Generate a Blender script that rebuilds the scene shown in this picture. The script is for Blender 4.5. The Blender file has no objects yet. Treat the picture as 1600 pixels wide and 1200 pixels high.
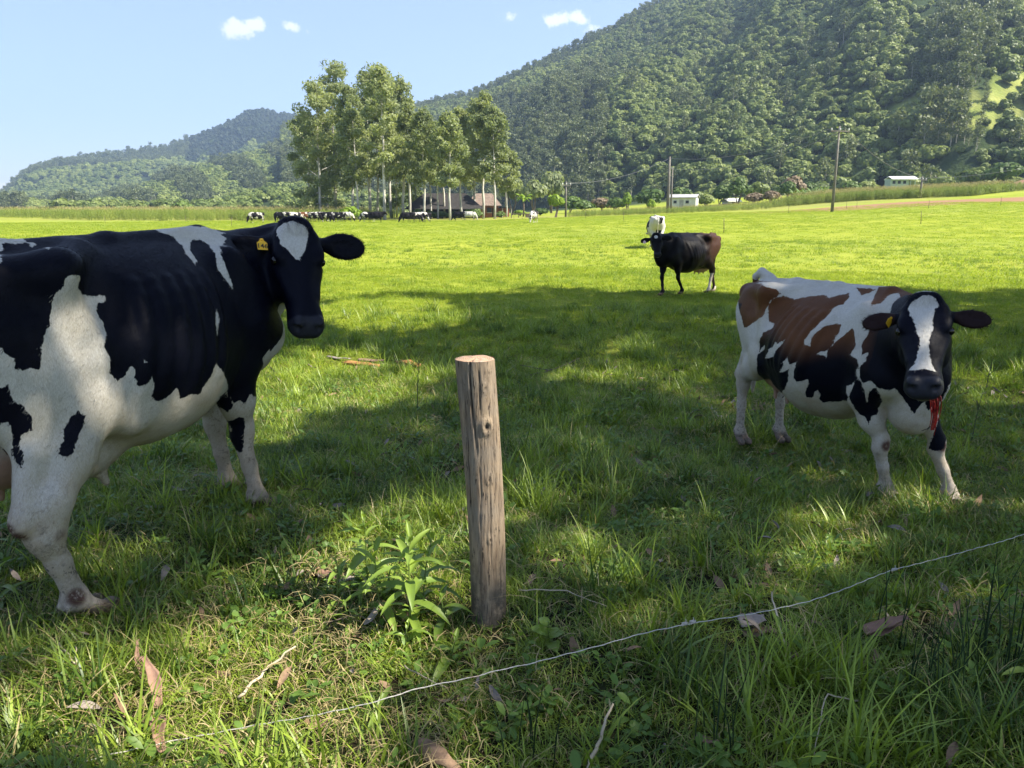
import bpy, math, random
import numpy as np
from mathutils import Vector
random.seed(7); RNG=np.random.default_rng(7)
SC=bpy.context.scene; COL=SC.collection
# ---------------------------------------------------------------- camera, sky, sun, exposure
CAM_H=1.6; PITCH=math.radians(12.9); FPX=1202.
cam=bpy.data.cameras.new('camera'); cam_o=bpy.data.objects.new('camera',cam); COL.objects.link(cam_o); SC.camera=cam_o
cam_o.location=(0,0,CAM_H); cam_o.rotation_euler=(math.radians(90)-PITCH,0,0)
cam.sensor_width=36; cam.lens=36*FPX/1600; cam.clip_start=.05; cam.clip_end=12000
SUN_AZ=102.; SUN_EL=49.          # degrees, azimuth clockwise from the view direction (+Y)
_a=math.radians(SUN_AZ); _e=math.radians(SUN_EL)
TO_SUN=np.array([math.sin(_a)*math.cos(_e),math.cos(_a)*math.cos(_e),math.sin(_e)])
sun=bpy.data.lights.new('sun','SUN'); sun.energy=5.0; sun.angle=math.radians(.55); sun.color=(1,.93,.80)
sun_o=bpy.data.objects.new('sun',sun); COL.objects.link(sun_o)
sun_o.rotation_euler=Vector(TO_SUN.tolist()).to_track_quat('Z','Y').to_euler()
world=bpy.data.worlds.new('World'); SC.world=world; world.use_nodes=True
SC.view_settings.view_transform='Standard'; SC.view_settings.look='None'; SC.view_settings.gamma=1; SC.view_settings.exposure=1.55
SC.view_settings.use_curve_mapping=False
SC.cycles.max_bounces=6; SC.cycles.diffuse_bounces=3; SC.cycles.glossy_bounces=2; SC.cycles.transmission_bounces=4; SC.cycles.transparent_max_bounces=4
SC.cycles.volume_bounces=0; SC.cycles.use_denoising=True; SC.cycles.caustics_reflective=False; SC.cycles.caustics_refractive=False
def nd(nt,t,loc=None,**k):
    n=nt.nodes.new(t)
    for a,b in k.items():
        if a.startswith('i_'):
            key=a[2:]; key=int(key) if key.isdigit() else key.replace('_',' ')
            n.inputs[key].default_value=b
        else: setattr(n,a,b)
    return n
def lk(nt,a,b): nt.links.new(a,b)
def math_(nt,op,a,b=None,c=None,clamp=False):
    n=nt.nodes.new('ShaderNodeMath'); n.operation=op; n.use_clamp=clamp
    for i,v in enumerate((a,b,c)):
        if v is None: continue
        if isinstance(v,(int,float)): n.inputs[i].default_value=v
        else: lk(nt,v,n.inputs[i])
    return n.outputs[0]
def mixc(nt,f,a,b,mode='MIX'):
    n=nt.nodes.new('ShaderNodeMix'); n.data_type='RGBA'; n.blend_type=mode
    for i,v in ((0,f),(6,a),(7,b)):
        if isinstance(v,(int,float)): n.inputs[i].default_value=v if i==0 else (v,v,v,1)
        elif isinstance(v,tuple): n.inputs[i].default_value=v if len(v)==4 else (*v,1)
        else: lk(nt,v,n.inputs[i])
    return n.outputs[2]
def ramp(nt,f,stops,interp='LINEAR'):
    n=nt.nodes.new('ShaderNodeValToRGB'); n.color_ramp.interpolation=interp; e=n.color_ramp.elements
    while len(e)<len(stops): e.new(.5)
    for i,(p,c) in enumerate(stops): e[i].position=p; e[i].color=c if len(c)==4 else (*c,1)
    lk(nt,f,n.inputs[0]); return n.outputs[0]
def noise(nt,vec,scale,detail=3,rough=.55,out=0,**k):
    n=nt.nodes.new('ShaderNodeTexNoise'); n.inputs['Scale'].default_value=scale; n.inputs['Detail'].default_value=detail; n.inputs['Roughness'].default_value=rough
    if vec is not None: lk(nt,vec,n.inputs['Vector'])
    return n.outputs[out]
def mapr(nt,v,a,b,c=0.,d=1.,smooth=True):
    n=nt.nodes.new('ShaderNodeMapRange'); n.interpolation_type='SMOOTHSTEP' if smooth else 'LINEAR'
    lk(nt,v,n.inputs[0]); 
    for i,x in enumerate((a,b,c,d)): n.inputs[1+i].default_value=x
    return n.outputs[0]
def pix(u,v,depth):
    """world point seen at photo position (u,v) at a distance depth along the view axis (used to lay the place out)"""
    s,c=math.sin(PITCH),math.cos(PITCH); a=(u-800)/FPX; b=-(v-600)/FPX
    return np.array([a*depth,(c+b*s)*depth,CAM_H+(-s+b*c)*depth])
# sky
nt=world.node_tree; bg=nt.nodes['Background']; bg.inputs['Strength'].default_value=.115
sky=nd(nt,'ShaderNodeTexSky',sky_type='NISHITA',sun_disc=False); sky.sun_elevation=_e; sky.sun_rotation=_a; sky.altitude=150; sky.air_density=1.0; sky.dust_density=.25; sky.ozone_density=2.2
tc=nd(nt,'ShaderNodeTexCoord'); sep=nd(nt,'ShaderNodeSeparateXYZ'); lk(nt,tc.outputs['Generated'],sep.inputs[0])
def cloud_dir(u,v): d=pix(u,v,1.)-np.array([0,0,CAM_H]); return d/np.linalg.norm(d)
mask=None
nz=noise(nt,tc.outputs['Generated'],48,7,.66); nz2=noise(nt,tc.outputs['Generated'],150,4,.7)
for u,v,r,st in ((372,46,.030,1),(398,38,.022,1),(457,40,.017,.9),(481,49,.012,.5),(700,18,.02,.25),(795,26,.022,.45),(840,44,.013,.4),(868,30,.028,.8),(905,28,.024,.75),(925,46,.018,.6),(875,60,.015,.4),(305,8,.02,.3),(680,33,.012,.3),(5,294,.02,1.),(-60,292,.05,.9),(1100,-60,.08,.8),(200,-120,.10,.7),(-300,80,.1,.8)):
    d=cloud_dir(u,v); vm=nd(nt,'ShaderNodeVectorMath',operation='SUBTRACT'); lk(nt,tc.outputs['Generated'],vm.inputs[0]); vm.inputs[1].default_value=d.tolist()
    sc_=nd(nt,'ShaderNodeVectorMath',operation='MULTIPLY'); lk(nt,vm.outputs[0],sc_.inputs[0]); sc_.inputs[1].default_value=(1,1,1.7)
    ln=nd(nt,'ShaderNodeVectorMath',operation='LENGTH'); lk(nt,sc_.outputs[0],ln.inputs[0])
    m=mapr(nt,ln.outputs['Value'],r*1.15,0,0,st)
    mask=m if mask is None else math_(nt,'MAXIMUM',mask,m)
cn=math_(nt,'ADD',math_(nt,'MULTIPLY',nz,.75),math_(nt,'MULTIPLY',nz2,.25))
cl=math_(nt,'MULTIPLY',mapr(nt,math_(nt,'ADD',cn,math_(nt,'MULTIPLY',mask,.42)),.66,.86),mapr(nt,mask,0,.25))
skc=mixc(nt,.68,sky.outputs[0],(1.30,1.62,2.68)); lk(nt,mixc(nt,math_(nt,'MULTIPLY',cl,.8),skc,(3.9,4.0,4.15)),bg.inputs['Color'])
# ---------------------------------------------------------------- helpers
def tag(o,label=None,cat=None,group=None,kind=None):
    if label: o['label']=label
    if cat: o['category']=cat
    if group: o['group']=group
    if kind: o['kind']=kind
    return o
def mesh_np(name,V,F,mats=(),smooth=False,attrs=None):
    V=np.asarray(V,np.float32); me=bpy.data.meshes.new(name)
    if isinstance(F,list): me.from_pydata(V.tolist(),[],F)
    else:
        F=np.asarray(F,np.int32); n,k=F.shape; me.vertices.add(len(V)); me.vertices.foreach_set('co',V.ravel())
        me.loops.add(n*k); me.loops.foreach_set('vertex_index',F.ravel()); me.polygons.add(n)
        me.polygons.foreach_set('loop_start',np.arange(n,dtype=np.int32)*k); me.update(calc_edges=True)
    if smooth: me.polygons.foreach_set('use_smooth',[True]*len(me.polygons))
    for m in mats: me.materials.append(m)
    if attrs:
        for k_,v in attrs.items():
            a=me.attributes.new(k_,'FLOAT','POINT'); a.data.foreach_set('value',np.asarray(v,np.float32))
    me.update(); return me
def add(name,me,parent=None,loc=None,rot=None,scale=None):
    o=bpy.data.objects.new(name,me); COL.objects.link(o)
    if parent is not None: o.parent=parent
    if loc is not None: o.location=[float(x) for x in loc]
    if rot is not None: o.rotation_euler=rot
    if scale is not None: o.scale=[float(x) for x in scale] if hasattr(scale,'__len__') else (float(scale),)*3
    return o
class MB:
    """collects simple shapes for one mesh object"""
    def __init__(s): s.V=[]; s.F=[]
    def quads(s,V,F): b=len(s.V); s.V+= [tuple(map(float,v)) for v in V]; s.F+=[tuple(b+i for i in f) for f in F]
    def box(s,c,d,rz=0,ax=None):
        c=np.array(c,float); d=np.array(d,float)/2; M=np.eye(3) if ax is None else np.array(ax,float)
        if rz: cr,sr=math.cos(rz),math.sin(rz); M=np.array([[cr,sr,0],[-sr,cr,0],[0,0,1]])
        V=[c+(np.array([x,y,z])*d)@M for x in (-1,1) for y in (-1,1) for z in (-1,1)]
        s.quads(V,[(0,1,3,2),(4,6,7,5),(0,4,5,1),(2,3,7,6),(0,2,6,4),(1,5,7,3)]); return s
    def tube(s,pts,rad,n=8,cap=True,jit=0,ell=1.):
        pts=np.array(pts,float); rad=np.broadcast_to(rad,(len(pts),)); b=len(s.V)
        t=np.gradient(pts,axis=0); t/=np.linalg.norm(t,axis=1)[:,None]+1e-9
        ref=np.array([0,0,1.]) if abs(t[0][2])<.9 else np.array([1.,0,0]); u=np.cross(t[0],ref); u/=np.linalg.norm(u)
        for i,p in enumerate(pts):
            u=u-t[i]*(u@t[i]); u/=np.linalg.norm(u)+1e-9; w=np.cross(t[i],u)
            for k in range(n):
                a=2*math.pi*k/n; r=rad[i]*(1+(random.uniform(-jit,jit) if jit else 0)); s.V.append(tuple(p+u*math.cos(a)*r+w*math.sin(a)*r*ell))
        for i in range(len(pts)-1):
            for k in range(n): a=b+i*n+k; c=b+i*n+(k+1)%n; s.F.append((a,c,c+n,a+n))
        if cap: s.F.append(tuple(b+k for k in range(n))[::-1]); s.F.append(tuple(b+(len(pts)-1)*n+k for k in range(n)))
        return s
    def mesh(s,name,mat,smooth=False): return mesh_np(name,s.V,s.F,[mat] if mat else [],smooth)
    def add(s,name,mat,parent=None,smooth=False,**k): return add(name,s.mesh(name,mat,smooth),parent,**k)
def newmat(name):
    m=bpy.data.materials.new(name); m.use_nodes=True; nt=m.node_tree; return m,nt,nt.nodes['Principled BSDF']
def bump(nt,h,strength,dist,bs):
    b=nd(nt,'ShaderNodeBump'); b.inputs['Strength'].default_value=strength; b.inputs['Distance'].default_value=dist; lk(nt,h,b.inputs['Height']); lk(nt,b.outputs[0],bs.inputs['Normal'])
def plain(name,col,rough=.7,var=.25,scale=8,metal=0,spec=.4):
    m,nt,bs=newmat(name); tc=nd(nt,'ShaderNodeTexCoord'); n=noise(nt,tc.outputs['Object'],scale,5,.6)
    c=mixc(nt,mapr(nt,n,.25,.75),tuple(x*(1-var) for x in col),tuple(min(1,x*(1+var)) for x in col)); lk(nt,c,bs.inputs['Base Color'])
    bs.inputs['Roughness'].default_value=rough; bs.inputs['Metallic'].default_value=metal; bs.inputs['Specular IOR Level'].default_value=spec; bump(nt,n,.3,.02,bs); return m
def foliage(name,dark,light,yellow=None,trans=.35,wscale=.35,rough=.55,vary=.5,spec=.3,tk=.5):
    """leaf or blade material: colour varies by plant, by patch of ground and by leaf; light passes through"""
    m,nt,bs=newmat(name); oi=nd(nt,'ShaderNodeObjectInfo'); geo=nd(nt,'ShaderNodeNewGeometry')
    n=noise(nt,geo.outputs['Position'],wscale,3,.6); at=nd(nt,'ShaderNodeAttribute',attribute_name='tint')
    f=math_(nt,'ADD',math_(nt,'MULTIPLY',mapr(nt,n,.3,.7),1-vary),math_(nt,'MULTIPLY',oi.outputs['Random'],vary),clamp=True)
    f=math_(nt,'ADD',f,math_(nt,'MULTIPLY',math_(nt,'SUBTRACT',at.outputs['Fac'],.35),tk),clamp=True)
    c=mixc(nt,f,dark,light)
    if yellow: c=mixc(nt,mapr(nt,at.outputs['Fac'],.72,.92),c,yellow)
    lk(nt,c,bs.inputs['Base Color']); bs.inputs['Roughness'].default_value=rough; bs.inputs['Specular IOR Level'].default_value=spec
    tr=nd(nt,'ShaderNodeBsdfTranslucent'); lk(nt,mixc(nt,1.,c,(1.5,1.5,.8),'MULTIPLY'),tr.inputs[0])
    mx=nd(nt,'ShaderNodeMixShader'); mx.inputs[0].default_value=trans; lk(nt,bs.outputs[0],mx.inputs[1]); lk(nt,tr.outputs[0],mx.inputs[2]); lk(nt,mx.outputs[0],nt.nodes['Material Output'].inputs[0]); return m
def scatter(name,pts,rot,scl,idx,protos,kind='stuff',label=None,cat=None,tilt=None):
    """one mass of many plants: instances of the given meshes on a cloud of points"""
    pc=bpy.data.collections.new(name+'_kinds')
    for i,me in enumerate(protos): pc.objects.link(bpy.data.objects.new('kind_%02d_%s'%(i,name),me))
    n=len(pts); me=bpy.data.meshes.new(name); me.vertices.add(n); me.vertices.foreach_set('co',np.asarray(pts,np.float32).ravel())
    R=np.zeros((n,3),np.float32); R[:,2]=rot
    if tilt is not None: R[:,:2]=tilt
    a=me.attributes.new('rot','FLOAT_VECTOR','POINT'); a.data.foreach_set('vector',R.ravel())
    a=me.attributes.new('scl','FLOAT','POINT'); a.data.foreach_set('value',np.asarray(scl,np.float32))
    a=me.attributes.new('idx','INT','POINT'); a.data.foreach_set('value',np.asarray(idx,np.int32))
    o=add(name,me); ng=bpy.data.node_groups.new(name,'GeometryNodeTree')
    ng.interface.new_socket('Geometry',in_out='INPUT',socket_type='NodeSocketGeometry'); ng.interface.new_socket('Geometry',in_out='OUTPUT',socket_type='NodeSocketGeometry')
    gi=ng.nodes.new('NodeGroupInput'); go=ng.nodes.new('NodeGroupOutput'); ip=ng.nodes.new('GeometryNodeInstanceOnPoints'); ci=ng.nodes.new('GeometryNodeCollectionInfo')
    ci.inputs['Collection'].default_value=pc; ci.inputs['Separate Children'].default_value=True; ci.inputs['Reset Children'].default_value=True
    def att(nm,ty): x=ng.nodes.new('GeometryNodeInputNamedAttribute'); x.data_type=ty; x.inputs['Name'].default_value=nm; return x.outputs[0]
    L=ng.links.new; L(gi.outputs[0],ip.inputs['Points']); L(ci.outputs[0],ip.inputs['Instance']); ip.inputs['Pick Instance'].default_value=True
    L(att('idx','INT'),ip.inputs['Instance Index']); L(att('rot','FLOAT_VECTOR'),ip.inputs['Rotation']); L(att('scl','FLOAT'),ip.inputs['Scale']); L(ip.outputs[0],go.inputs[0])
    md=o.modifiers.new('scatter','NODES'); md.node_group=ng
    tag(o,label,cat,None,kind); return o
def sst(a,b,t): t=np.clip((np.asarray(t,float)-a)/(b-a),0,1); return t*t*(3-2*t)
def ground(x,y):
    x=np.asarray(x,float); y=np.asarray(y,float); r=np.hypot(x,y)
    z=-0.2*sst(2.5,7,y+.35*x)+np.clip(x+5,0,60)*.032*sst(20,80,y)
    z=z+np.clip(x-38,0,400)*.05*sst(60,130,y)+ .010*np.clip(y-110,0,200)*sst(0,50,x)
    b=.022*np.sin(2.1*x+1.3*y)*np.sin(1.7*y-.8*x)+.012*np.sin(5.1*x-2.0*y+1)*np.sin(4.3*y+1.9*x)+.03*np.sin(.45*x+1)*np.sin(.6*y+.3*x)
    return z+b*(1-sst(40,90,r))
HAZE=.00023
# ---------------------------------------------------------------- cows
class Field:
    """signed distance field on a grid; shapes are blended in, then meshed as one continuous surface"""
    def __init__(s, lo, hi, h):
        s.h=h; s.lo=np.array(lo,float)
        n=np.ceil((np.array(hi)-s.lo)/h).astype(int)+1
        s.ax=[(s.lo[i]+np.arange(n[i])*h).astype(np.float32) for i in range(3)]
        s.D=np.full(n,1.0,np.float32)
    def sub(s,lo,hi):
        i0=[max(0,int((lo[i]-s.lo[i])/s.h)) for i in range(3)]
        i1=[min(s.D.shape[i],int((hi[i]-s.lo[i])/s.h)+2) for i in range(3)]
        sl=tuple(slice(a,b) for a,b in zip(i0,i1))
        if any(b<=a+1 for a,b in zip(i0,i1)): return None,None
        X,Y,Z=np.meshgrid(*[s.ax[i][sl[i]] for i in range(3)],indexing='ij',sparse=True)
        return sl,(X,Y,Z)
    def blend(s,sl,d,k,cut=False):
        D=s.D[sl]
        if cut:
            d=-d; h=np.maximum(k-np.abs(D-d),0)/k
            s.D[sl]=np.maximum(D,d)+h*h*k*.25
        else:
            h=np.maximum(k-np.abs(D-d),0)/k
            s.D[sl]=np.minimum(D,d)-h*h*k*.25
    def cone(s,a,b,ra,rb,k=.05,sc=(1,1,1),cut=False):
        a=np.array(a,float); b=np.array(b,float); R=max(ra,rb)*max(sc)+k+.03
        sl,g=s.sub(np.minimum(a,b)-R,np.maximum(a,b)+R)
        if sl is None: return
        sc=np.array(sc,float); A=a/sc; B=b/sc
        P=[g[i]/np.float32(sc[i])-np.float32(A[i]) for i in range(3)]
        d=(B-A).astype(np.float32); L=float(d@d)+1e-9
        t=np.clip((P[0]*d[0]+P[1]*d[1]+P[2]*d[2])/np.float32(L),0,1)
        q=np.sqrt((P[0]-t*d[0])**2+(P[1]-t*d[1])**2+(P[2]-t*d[2])**2)-(np.float32(ra)+t*np.float32(rb-ra))
        s.blend(sl,q*np.float32(min(1.,float(sc.min()))),k,cut)
    def chain(s,pts,rad,k=.04,sc=(1,1,1)):
        for i in range(len(pts)-1): s.cone(pts[i],pts[i+1],rad[i],rad[i+1],k,sc)
    def ell(s,c,r,k=.04,M=None,cut=False):
        c=np.array(c,float); r=np.array(r,float); M=np.eye(3) if M is None else np.array(M)
        R=(np.abs(M.T)@r)+k+.02
        sl,g=s.sub(c-R,c+R)
        if sl is None: return
        P=[g[i]-np.float32(c[i]) for i in range(3)]
        Q=[sum(np.float32(M[j][i])*P[i] for i in range(3)) for j in range(3)]
        k0=np.sqrt(sum((Q[j]/np.float32(r[j]))**2 for j in range(3)))
        k1=np.sqrt(sum((Q[j]/np.float32(r[j]**2))**2 for j in range(3)))+1e-6
        s.blend(sl,k0*(k0-1)/k1,k,cut)
    def loft(s,st,k,O=None,M=None):
        """stations (u, top, bottom, half width, height of greatest width, power above, power below) along axis u of frame O, M"""
        st=np.array(st,float); O=np.zeros(3) if O is None else np.array(O); M=np.eye(3) if M is None else np.array(M)
        u0,u1=st[0,0],st[-1,0]; W=st[:,3].max()
        cor=np.array([[u,v,w] for u in (u0,u1) for v in (-W,W) for w in (st[:,2].min(),st[:,1].max())])@M+O
        sl,g=s.sub(cor.min(0)-k-.04,cor.max(0)+k+.04)
        if sl is None: return
        P=[g[i]-np.float32(O[i]) for i in range(3)]
        U,V,Wd=[sum(np.float32(M[j][i])*P[i] for i in range(3))+np.zeros_like(s.D[sl]) for j in range(3)]
        def it(c):
            # smooth interpolation, table first
            uu=np.linspace(u0,u1,200); v=np.interp(uu,st[:,0],st[:,c])
            n=int(9); ker=np.hanning(n+2)[1:-1]; ker/=ker.sum(); vp=np.pad(v,(n//2,n//2),'reflect',reflect_type='odd'); v=np.convolve(vp,ker,'valid')
            return np.interp(U,uu,v).astype(np.float32)
        top,bot,w,zc,nt,nb=[it(c) for c in range(1,7)]
        w=np.maximum(w,.004)
        up=Wd>zc; h=np.where(up,top-zc,zc-bot); h=np.maximum(h,.004); n=np.where(up,nt,nb)
        G=((np.abs(V)/w)**n+(np.abs(Wd-zc)/h)**n+1e-9)**(1/n)-1
        g3=np.gradient(G,s.h); gm=np.sqrt(g3[0]**2+g3[1]**2+g3[2]**2)
        d=G/np.maximum(gm,1e-3); d=np.clip(d,-.4,.4)
        over=np.maximum(np.maximum(u0-U,U-u1),-9)
        d=np.where(over>0,np.sqrt(np.maximum(d,0)**2+over**2),np.maximum(d,over))
        s.blend(sl,d.astype(np.float32),k)
    def mesh(s):
        D=s.D; ins=D<0
        acc=np.zeros([d-1 for d in D.shape]+[3],np.float32); cnt=np.zeros([d-1 for d in D.shape],np.float32)
        sh=[d-1 for d in D.shape]
        for axis in range(3):
            for o1 in (0,1):
                for o2 in (0,1):
                    off=[0,0,0]; oth=[a for a in range(3) if a!=axis]; off[oth[0]]=o1; off[oth[1]]=o2
                    a=tuple(slice(off[i],off[i]+sh[i]) for i in range(3))
                    off2=list(off); off2[axis]=1; b=tuple(slice(off2[i],off2[i]+sh[i]) for i in range(3))
                    m=ins[a]!=ins[b]; idx=np.nonzero(m)
                    da=D[a][idx]; db=D[b][idx]; t=da/(da-db)
                    p=np.zeros((len(t),3),np.float32); p[:,oth[0]]=o1; p[:,oth[1]]=o2; p[:,axis]=t
                    acc[idx]+=p; cnt[idx]+=1
        cells=np.nonzero(cnt>0); vid=-np.ones(sh,np.int64); vid[cells]=np.arange(len(cells[0]))
        V=(np.stack(cells,1)+acc[cells]/cnt[cells][:,None])*s.h+s.lo
        F=[]
        for axis in range(3):
            oth=[a for a in range(3) if a!=axis]
            a=[slice(0,d) for d in D.shape]; b=[slice(0,d) for d in D.shape]; a[axis]=slice(0,-1); b[axis]=slice(1,None)
            m=ins[tuple(a)]!=ins[tuple(b)]; idx=np.stack(np.nonzero(m),1)
            ok=(idx[:,oth[0]]>0)&(idx[:,oth[1]]>0)&(idx[:,oth[0]]<sh[oth[0]])&(idx[:,oth[1]]<sh[oth[1]]); idx=idx[ok]
            fl=ins[tuple(idx.T)]
            q=[]
            for o in ((0,0),(-1,0),(-1,-1),(0,-1)):
                j=idx.copy(); j[:,oth[0]]+=o[0]; j[:,oth[1]]+=o[1]; q.append(vid[tuple(j.T)])
            q=np.stack(q,1)
            if axis==1: fl=~fl
            q[~fl]=q[~fl][:,::-1]; F.append(q)
        F=np.concatenate(F); F=F[(F>=0).all(1)]
        return V,F
def relax(V,F,n=2,lam=.5):
    E=np.concatenate([F[:,[0,1]],F[:,[1,2]],F[:,[2,3]],F[:,[3,0]]]); E=np.concatenate([E,E[:,::-1]])
    deg=np.bincount(E[:,0],minlength=len(V))[:,None]
    for _ in range(n):
        A=np.stack([np.bincount(E[:,0],weights=V[E[:,1],i],minlength=len(V)) for i in range(3)],1)/deg
        V=V+(A-V)*lam
    return V
def polysd(P,poly):
    """signed distance of points P (n,2) to a polygon, positive inside"""
    poly=np.array(poly,float); n=len(poly); best=np.full(len(P),1e9); inside=np.zeros(len(P),bool)
    for i in range(n):
        a=poly[i]; b=poly[(i+1)%n]; e=b-a; w=P-a
        t=np.clip((w@e)/(e@e+1e-12),0,1); d=((w-t[:,None]*e)**2).sum(1); best=np.minimum(best,d)
        c=(a[1]<=P[:,1])!=(b[1]<=P[:,1])
        with np.errstate(divide='ignore',invalid='ignore'):
            xx=a[0]+(P[:,1]-a[1])/(b[1]-a[1])*e[0]
        inside^=c&(P[:,0]<xx)
    return np.where(inside,1,-1)*np.sqrt(best)
def nrm(v): v=np.array(v,float); return v/np.linalg.norm(v)
def head_frame(face,roll_ref=(0,0,1)):
    """rows: face axis (poll to nose), lateral (to the animal's left), dorsal (out of the forehead)"""
    f=nrm(face); r=np.array(roll_ref,float); d=nrm(r-f*(r@f)); l=np.cross(d,f)
    return np.array([f,l,d])
TRUNK=[(-1.06,1.30,1.10,.10,1.22,2,2),(-1.0,1.36,.98,.16,1.2,2.2,2),(-.92,1.395,.88,.20,1.16,2.2,2),(-.80,1.405,.80,.235,1.13,2.2,2.2),(-.62,1.415,.70,.27,1.12,2.2,2.2),
(-.45,1.43,.63,.30,1.02,2.0,2.2),(-.25,1.435,.57,.345,.95,1.8,2.1),(0,1.435,.53,.385,.93,1.75,2.1),(.2,1.435,.54,.375,.93,1.75,2.1),(.4,1.435,.60,.32,.95,1.7,2.1),
(.56,1.455,.66,.26,1.0,1.6,2.2),(.72,1.43,.70,.235,1.02,1.7,2.2),(.86,1.34,.74,.20,1.02,2,2.2),(.98,1.22,.82,.13,1.02,2,2)]
HEAD=[(-.06,-.02,-.10,.05,-.05,2,2),(-.03,.02,-.13,.08,-.04,2.2,2),(.02,.045,-.15,.105,-.04,2.4,2),(.08,.055,-.17,.118,-.04,2.8,2),(.15,.05,-.19,.122,-.045,2.8,2),(.21,.04,-.205,.108,-.06,2.4,2),
(.28,.035,-.20,.088,-.07,2.2,2),(.35,.03,-.165,.080,-.065,2.2,2.1),(.42,.028,-.13,.080,-.05,2.3,2.3),(.47,.026,-.12,.087,-.045,2.5,2.5),(.52,.016,-.108,.090,-.045,2.6,2.6),(.555,-.006,-.09,.075,-.045,2.4,2.4),(.575,-.03,-.075,.05,-.05,2,2)]
def cow_mesh(pose,h):
    """pose: feet[4] (HR,HL,FR,FL) hoof positions, poll, face, up, ear lifts, fat. returns vertices, faces, head frame"""
    A=Field((-1.35,-1.05,-.14),(1.95,1.05,1.85),h)
    fat=pose.get('fat',1.); L=pose.get('leg',1.); tr=[list(t) for t in TRUNK]
    for t in tr:
        belly=math.exp(-((t[0]-.02)/.42)**2); t[3]*=1+(fat-1)*belly; t[2]-=(fat-1)*.45*belly
    A.loft(tr,.02)
    T=np.array(tr)
    def side(x,z):
        top,bot,w,zc,nt,nb=[np.interp(x,T[:,0],T[:,c]) for c in range(1,7)]
        h,n=(top-zc,nt) if z>zc else (zc-bot,nb)
        return w*max(0,1-min(1,abs(z-zc)/h)**n)**(1/n)
    # back line, hip bones, pins, tail head
    A.chain([(-.98,0,1.37),(-.5,0,1.405),(.0,0,1.42),(.55,0,1.44)],[.035,.035,.035,.04],.06)
    for s in (-1,1):
        A.ell((-.46,s*.265,1.345),(.07,.05,.045),.11)
        A.cone((-.46,s*.25,1.345),(-.22,s*.10,1.40),.035,.03,.10)
        A.cone((-.46,s*.27,1.33),(-.40,s*.315,1.0),.035,.025,.12)
        A.cone((-.99,s*.12,1.30),(-.47,s*.25,1.33),.042,.038,.11)
        A.ell((-1.02,s*.115,1.29),(.05,.05,.05),.06)
        A.ell((-.66,s*.20,1.17),(.22,.095,.20),.12)
        # hollow before the hip bone and between hip and pin
        A.ell((-.26,s*.375,1.24),(.13,.055,.085),.14,cut=True)
        A.ell((-.74,s*.345,1.25),(.12,.045,.05),.12,cut=True)
        # ribs
        for i in range(6):
            x=-.16+i*.085; zz=np.linspace(1.26,.84,9); pp=[(x+.05-(1.28-z)*.25,s*(side(x+.05-(1.28-z)*.25,z)-.0145-.003*(1-pose.get('ribs',1.))),z) for z in zz]
            A.chain(pp,(.001+.0050*pose.get('ribs',1.)*np.sin(np.linspace(.1,3.04,9))**.6).tolist(),.06)
        # shoulder blade and upper arm
        A.ell((.60,s*.19,1.14),(.13,.075,.25),.10,M=[[.95,0,.3],[0,1,0],[-.3,0,.95]])
        A.ell((.76,s*.19,.93),(.11,.085,.12),.08)
    fe=pose['feet']
    for i,s in ((0,-1),(1,1)):
        F=np.array(fe[i],float); hk=np.array([-.86,s*.17,.55])+np.array([F[0]+.78,F[1]-s*.17,0])*.62; ft=F+np.array([-.045,0,.10])+ (hk-F)*np.array([.10,.1,0])
        hk=hk+np.array(pose.get('hock',[(0,0,0)]*2)[i])
        st=np.array([-.47,s*.235,.82])+np.array([F[0]+.78,0,0])*.2
        hip=np.array([-.72,s*.15,1.10])
        A.chain([hip,st],[.19,.145],.08,(1,.78,1))
        A.chain([hip+(-.10,0,.03),(st*.45+hk*.55)+np.array([-.05,-s*.01,.10])],[.17,.085],.09,(1,.75,1))
        A.chain([st,st*.5+hk*.5+(.02,0,.02),hk+(.03,0,.06),hk+(.01,0,-.02)],[.13,.105,.062*L,.05*L],.05,(1,.85,1))
        A.chain([st*.35+hk*.65+(-.09,0,.13),hk+(-.075,0,.03)],[.04*L,.026*L],.035)     # tendon
        A.ell(hk+(-.07,0,.03),(.036*L,.03*L,.045*L),.03); A.ell(hk+(.01,0,-.03),(.058*L,.048*L,.075*L),.03)
        A.chain([hk+(0,0,-.05),hk*.5+ft*.5,ft+(0,0,.03)],[.046*L,.037*L**.4,.036*L**.5],.03,(1,.9,1))
        A.ell(ft,(.047*L**.5,.046*L**.5,.05),.03)
        hd=nrm((np.array(pose.get('hoofdir',[(1,0)]*4)[i])*1.0).tolist()+[0]); sd=np.array([-hd[1],hd[0],0])
        for q in (-1,1):
            A.cone(ft+sd*q*.018*L,F+sd*q*.028*L+np.array([0,0,.045]),.031,.030,.02)
            A.ell(F+sd*q*.03*L+hd*.035*L+np.array([0,0,.03]),(.050,.027,.034),.012,M=[hd,sd,(0,0,1)])
            A.ell(ft-hd*.05+sd*q*.02+np.array([0,0,-.01]),(.013,.012,.018),.008)
        # flank fold
        A.cone(st+(.04,s*.0,.03),(-.22,s*.27,.70),.05,.03,.10)
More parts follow.
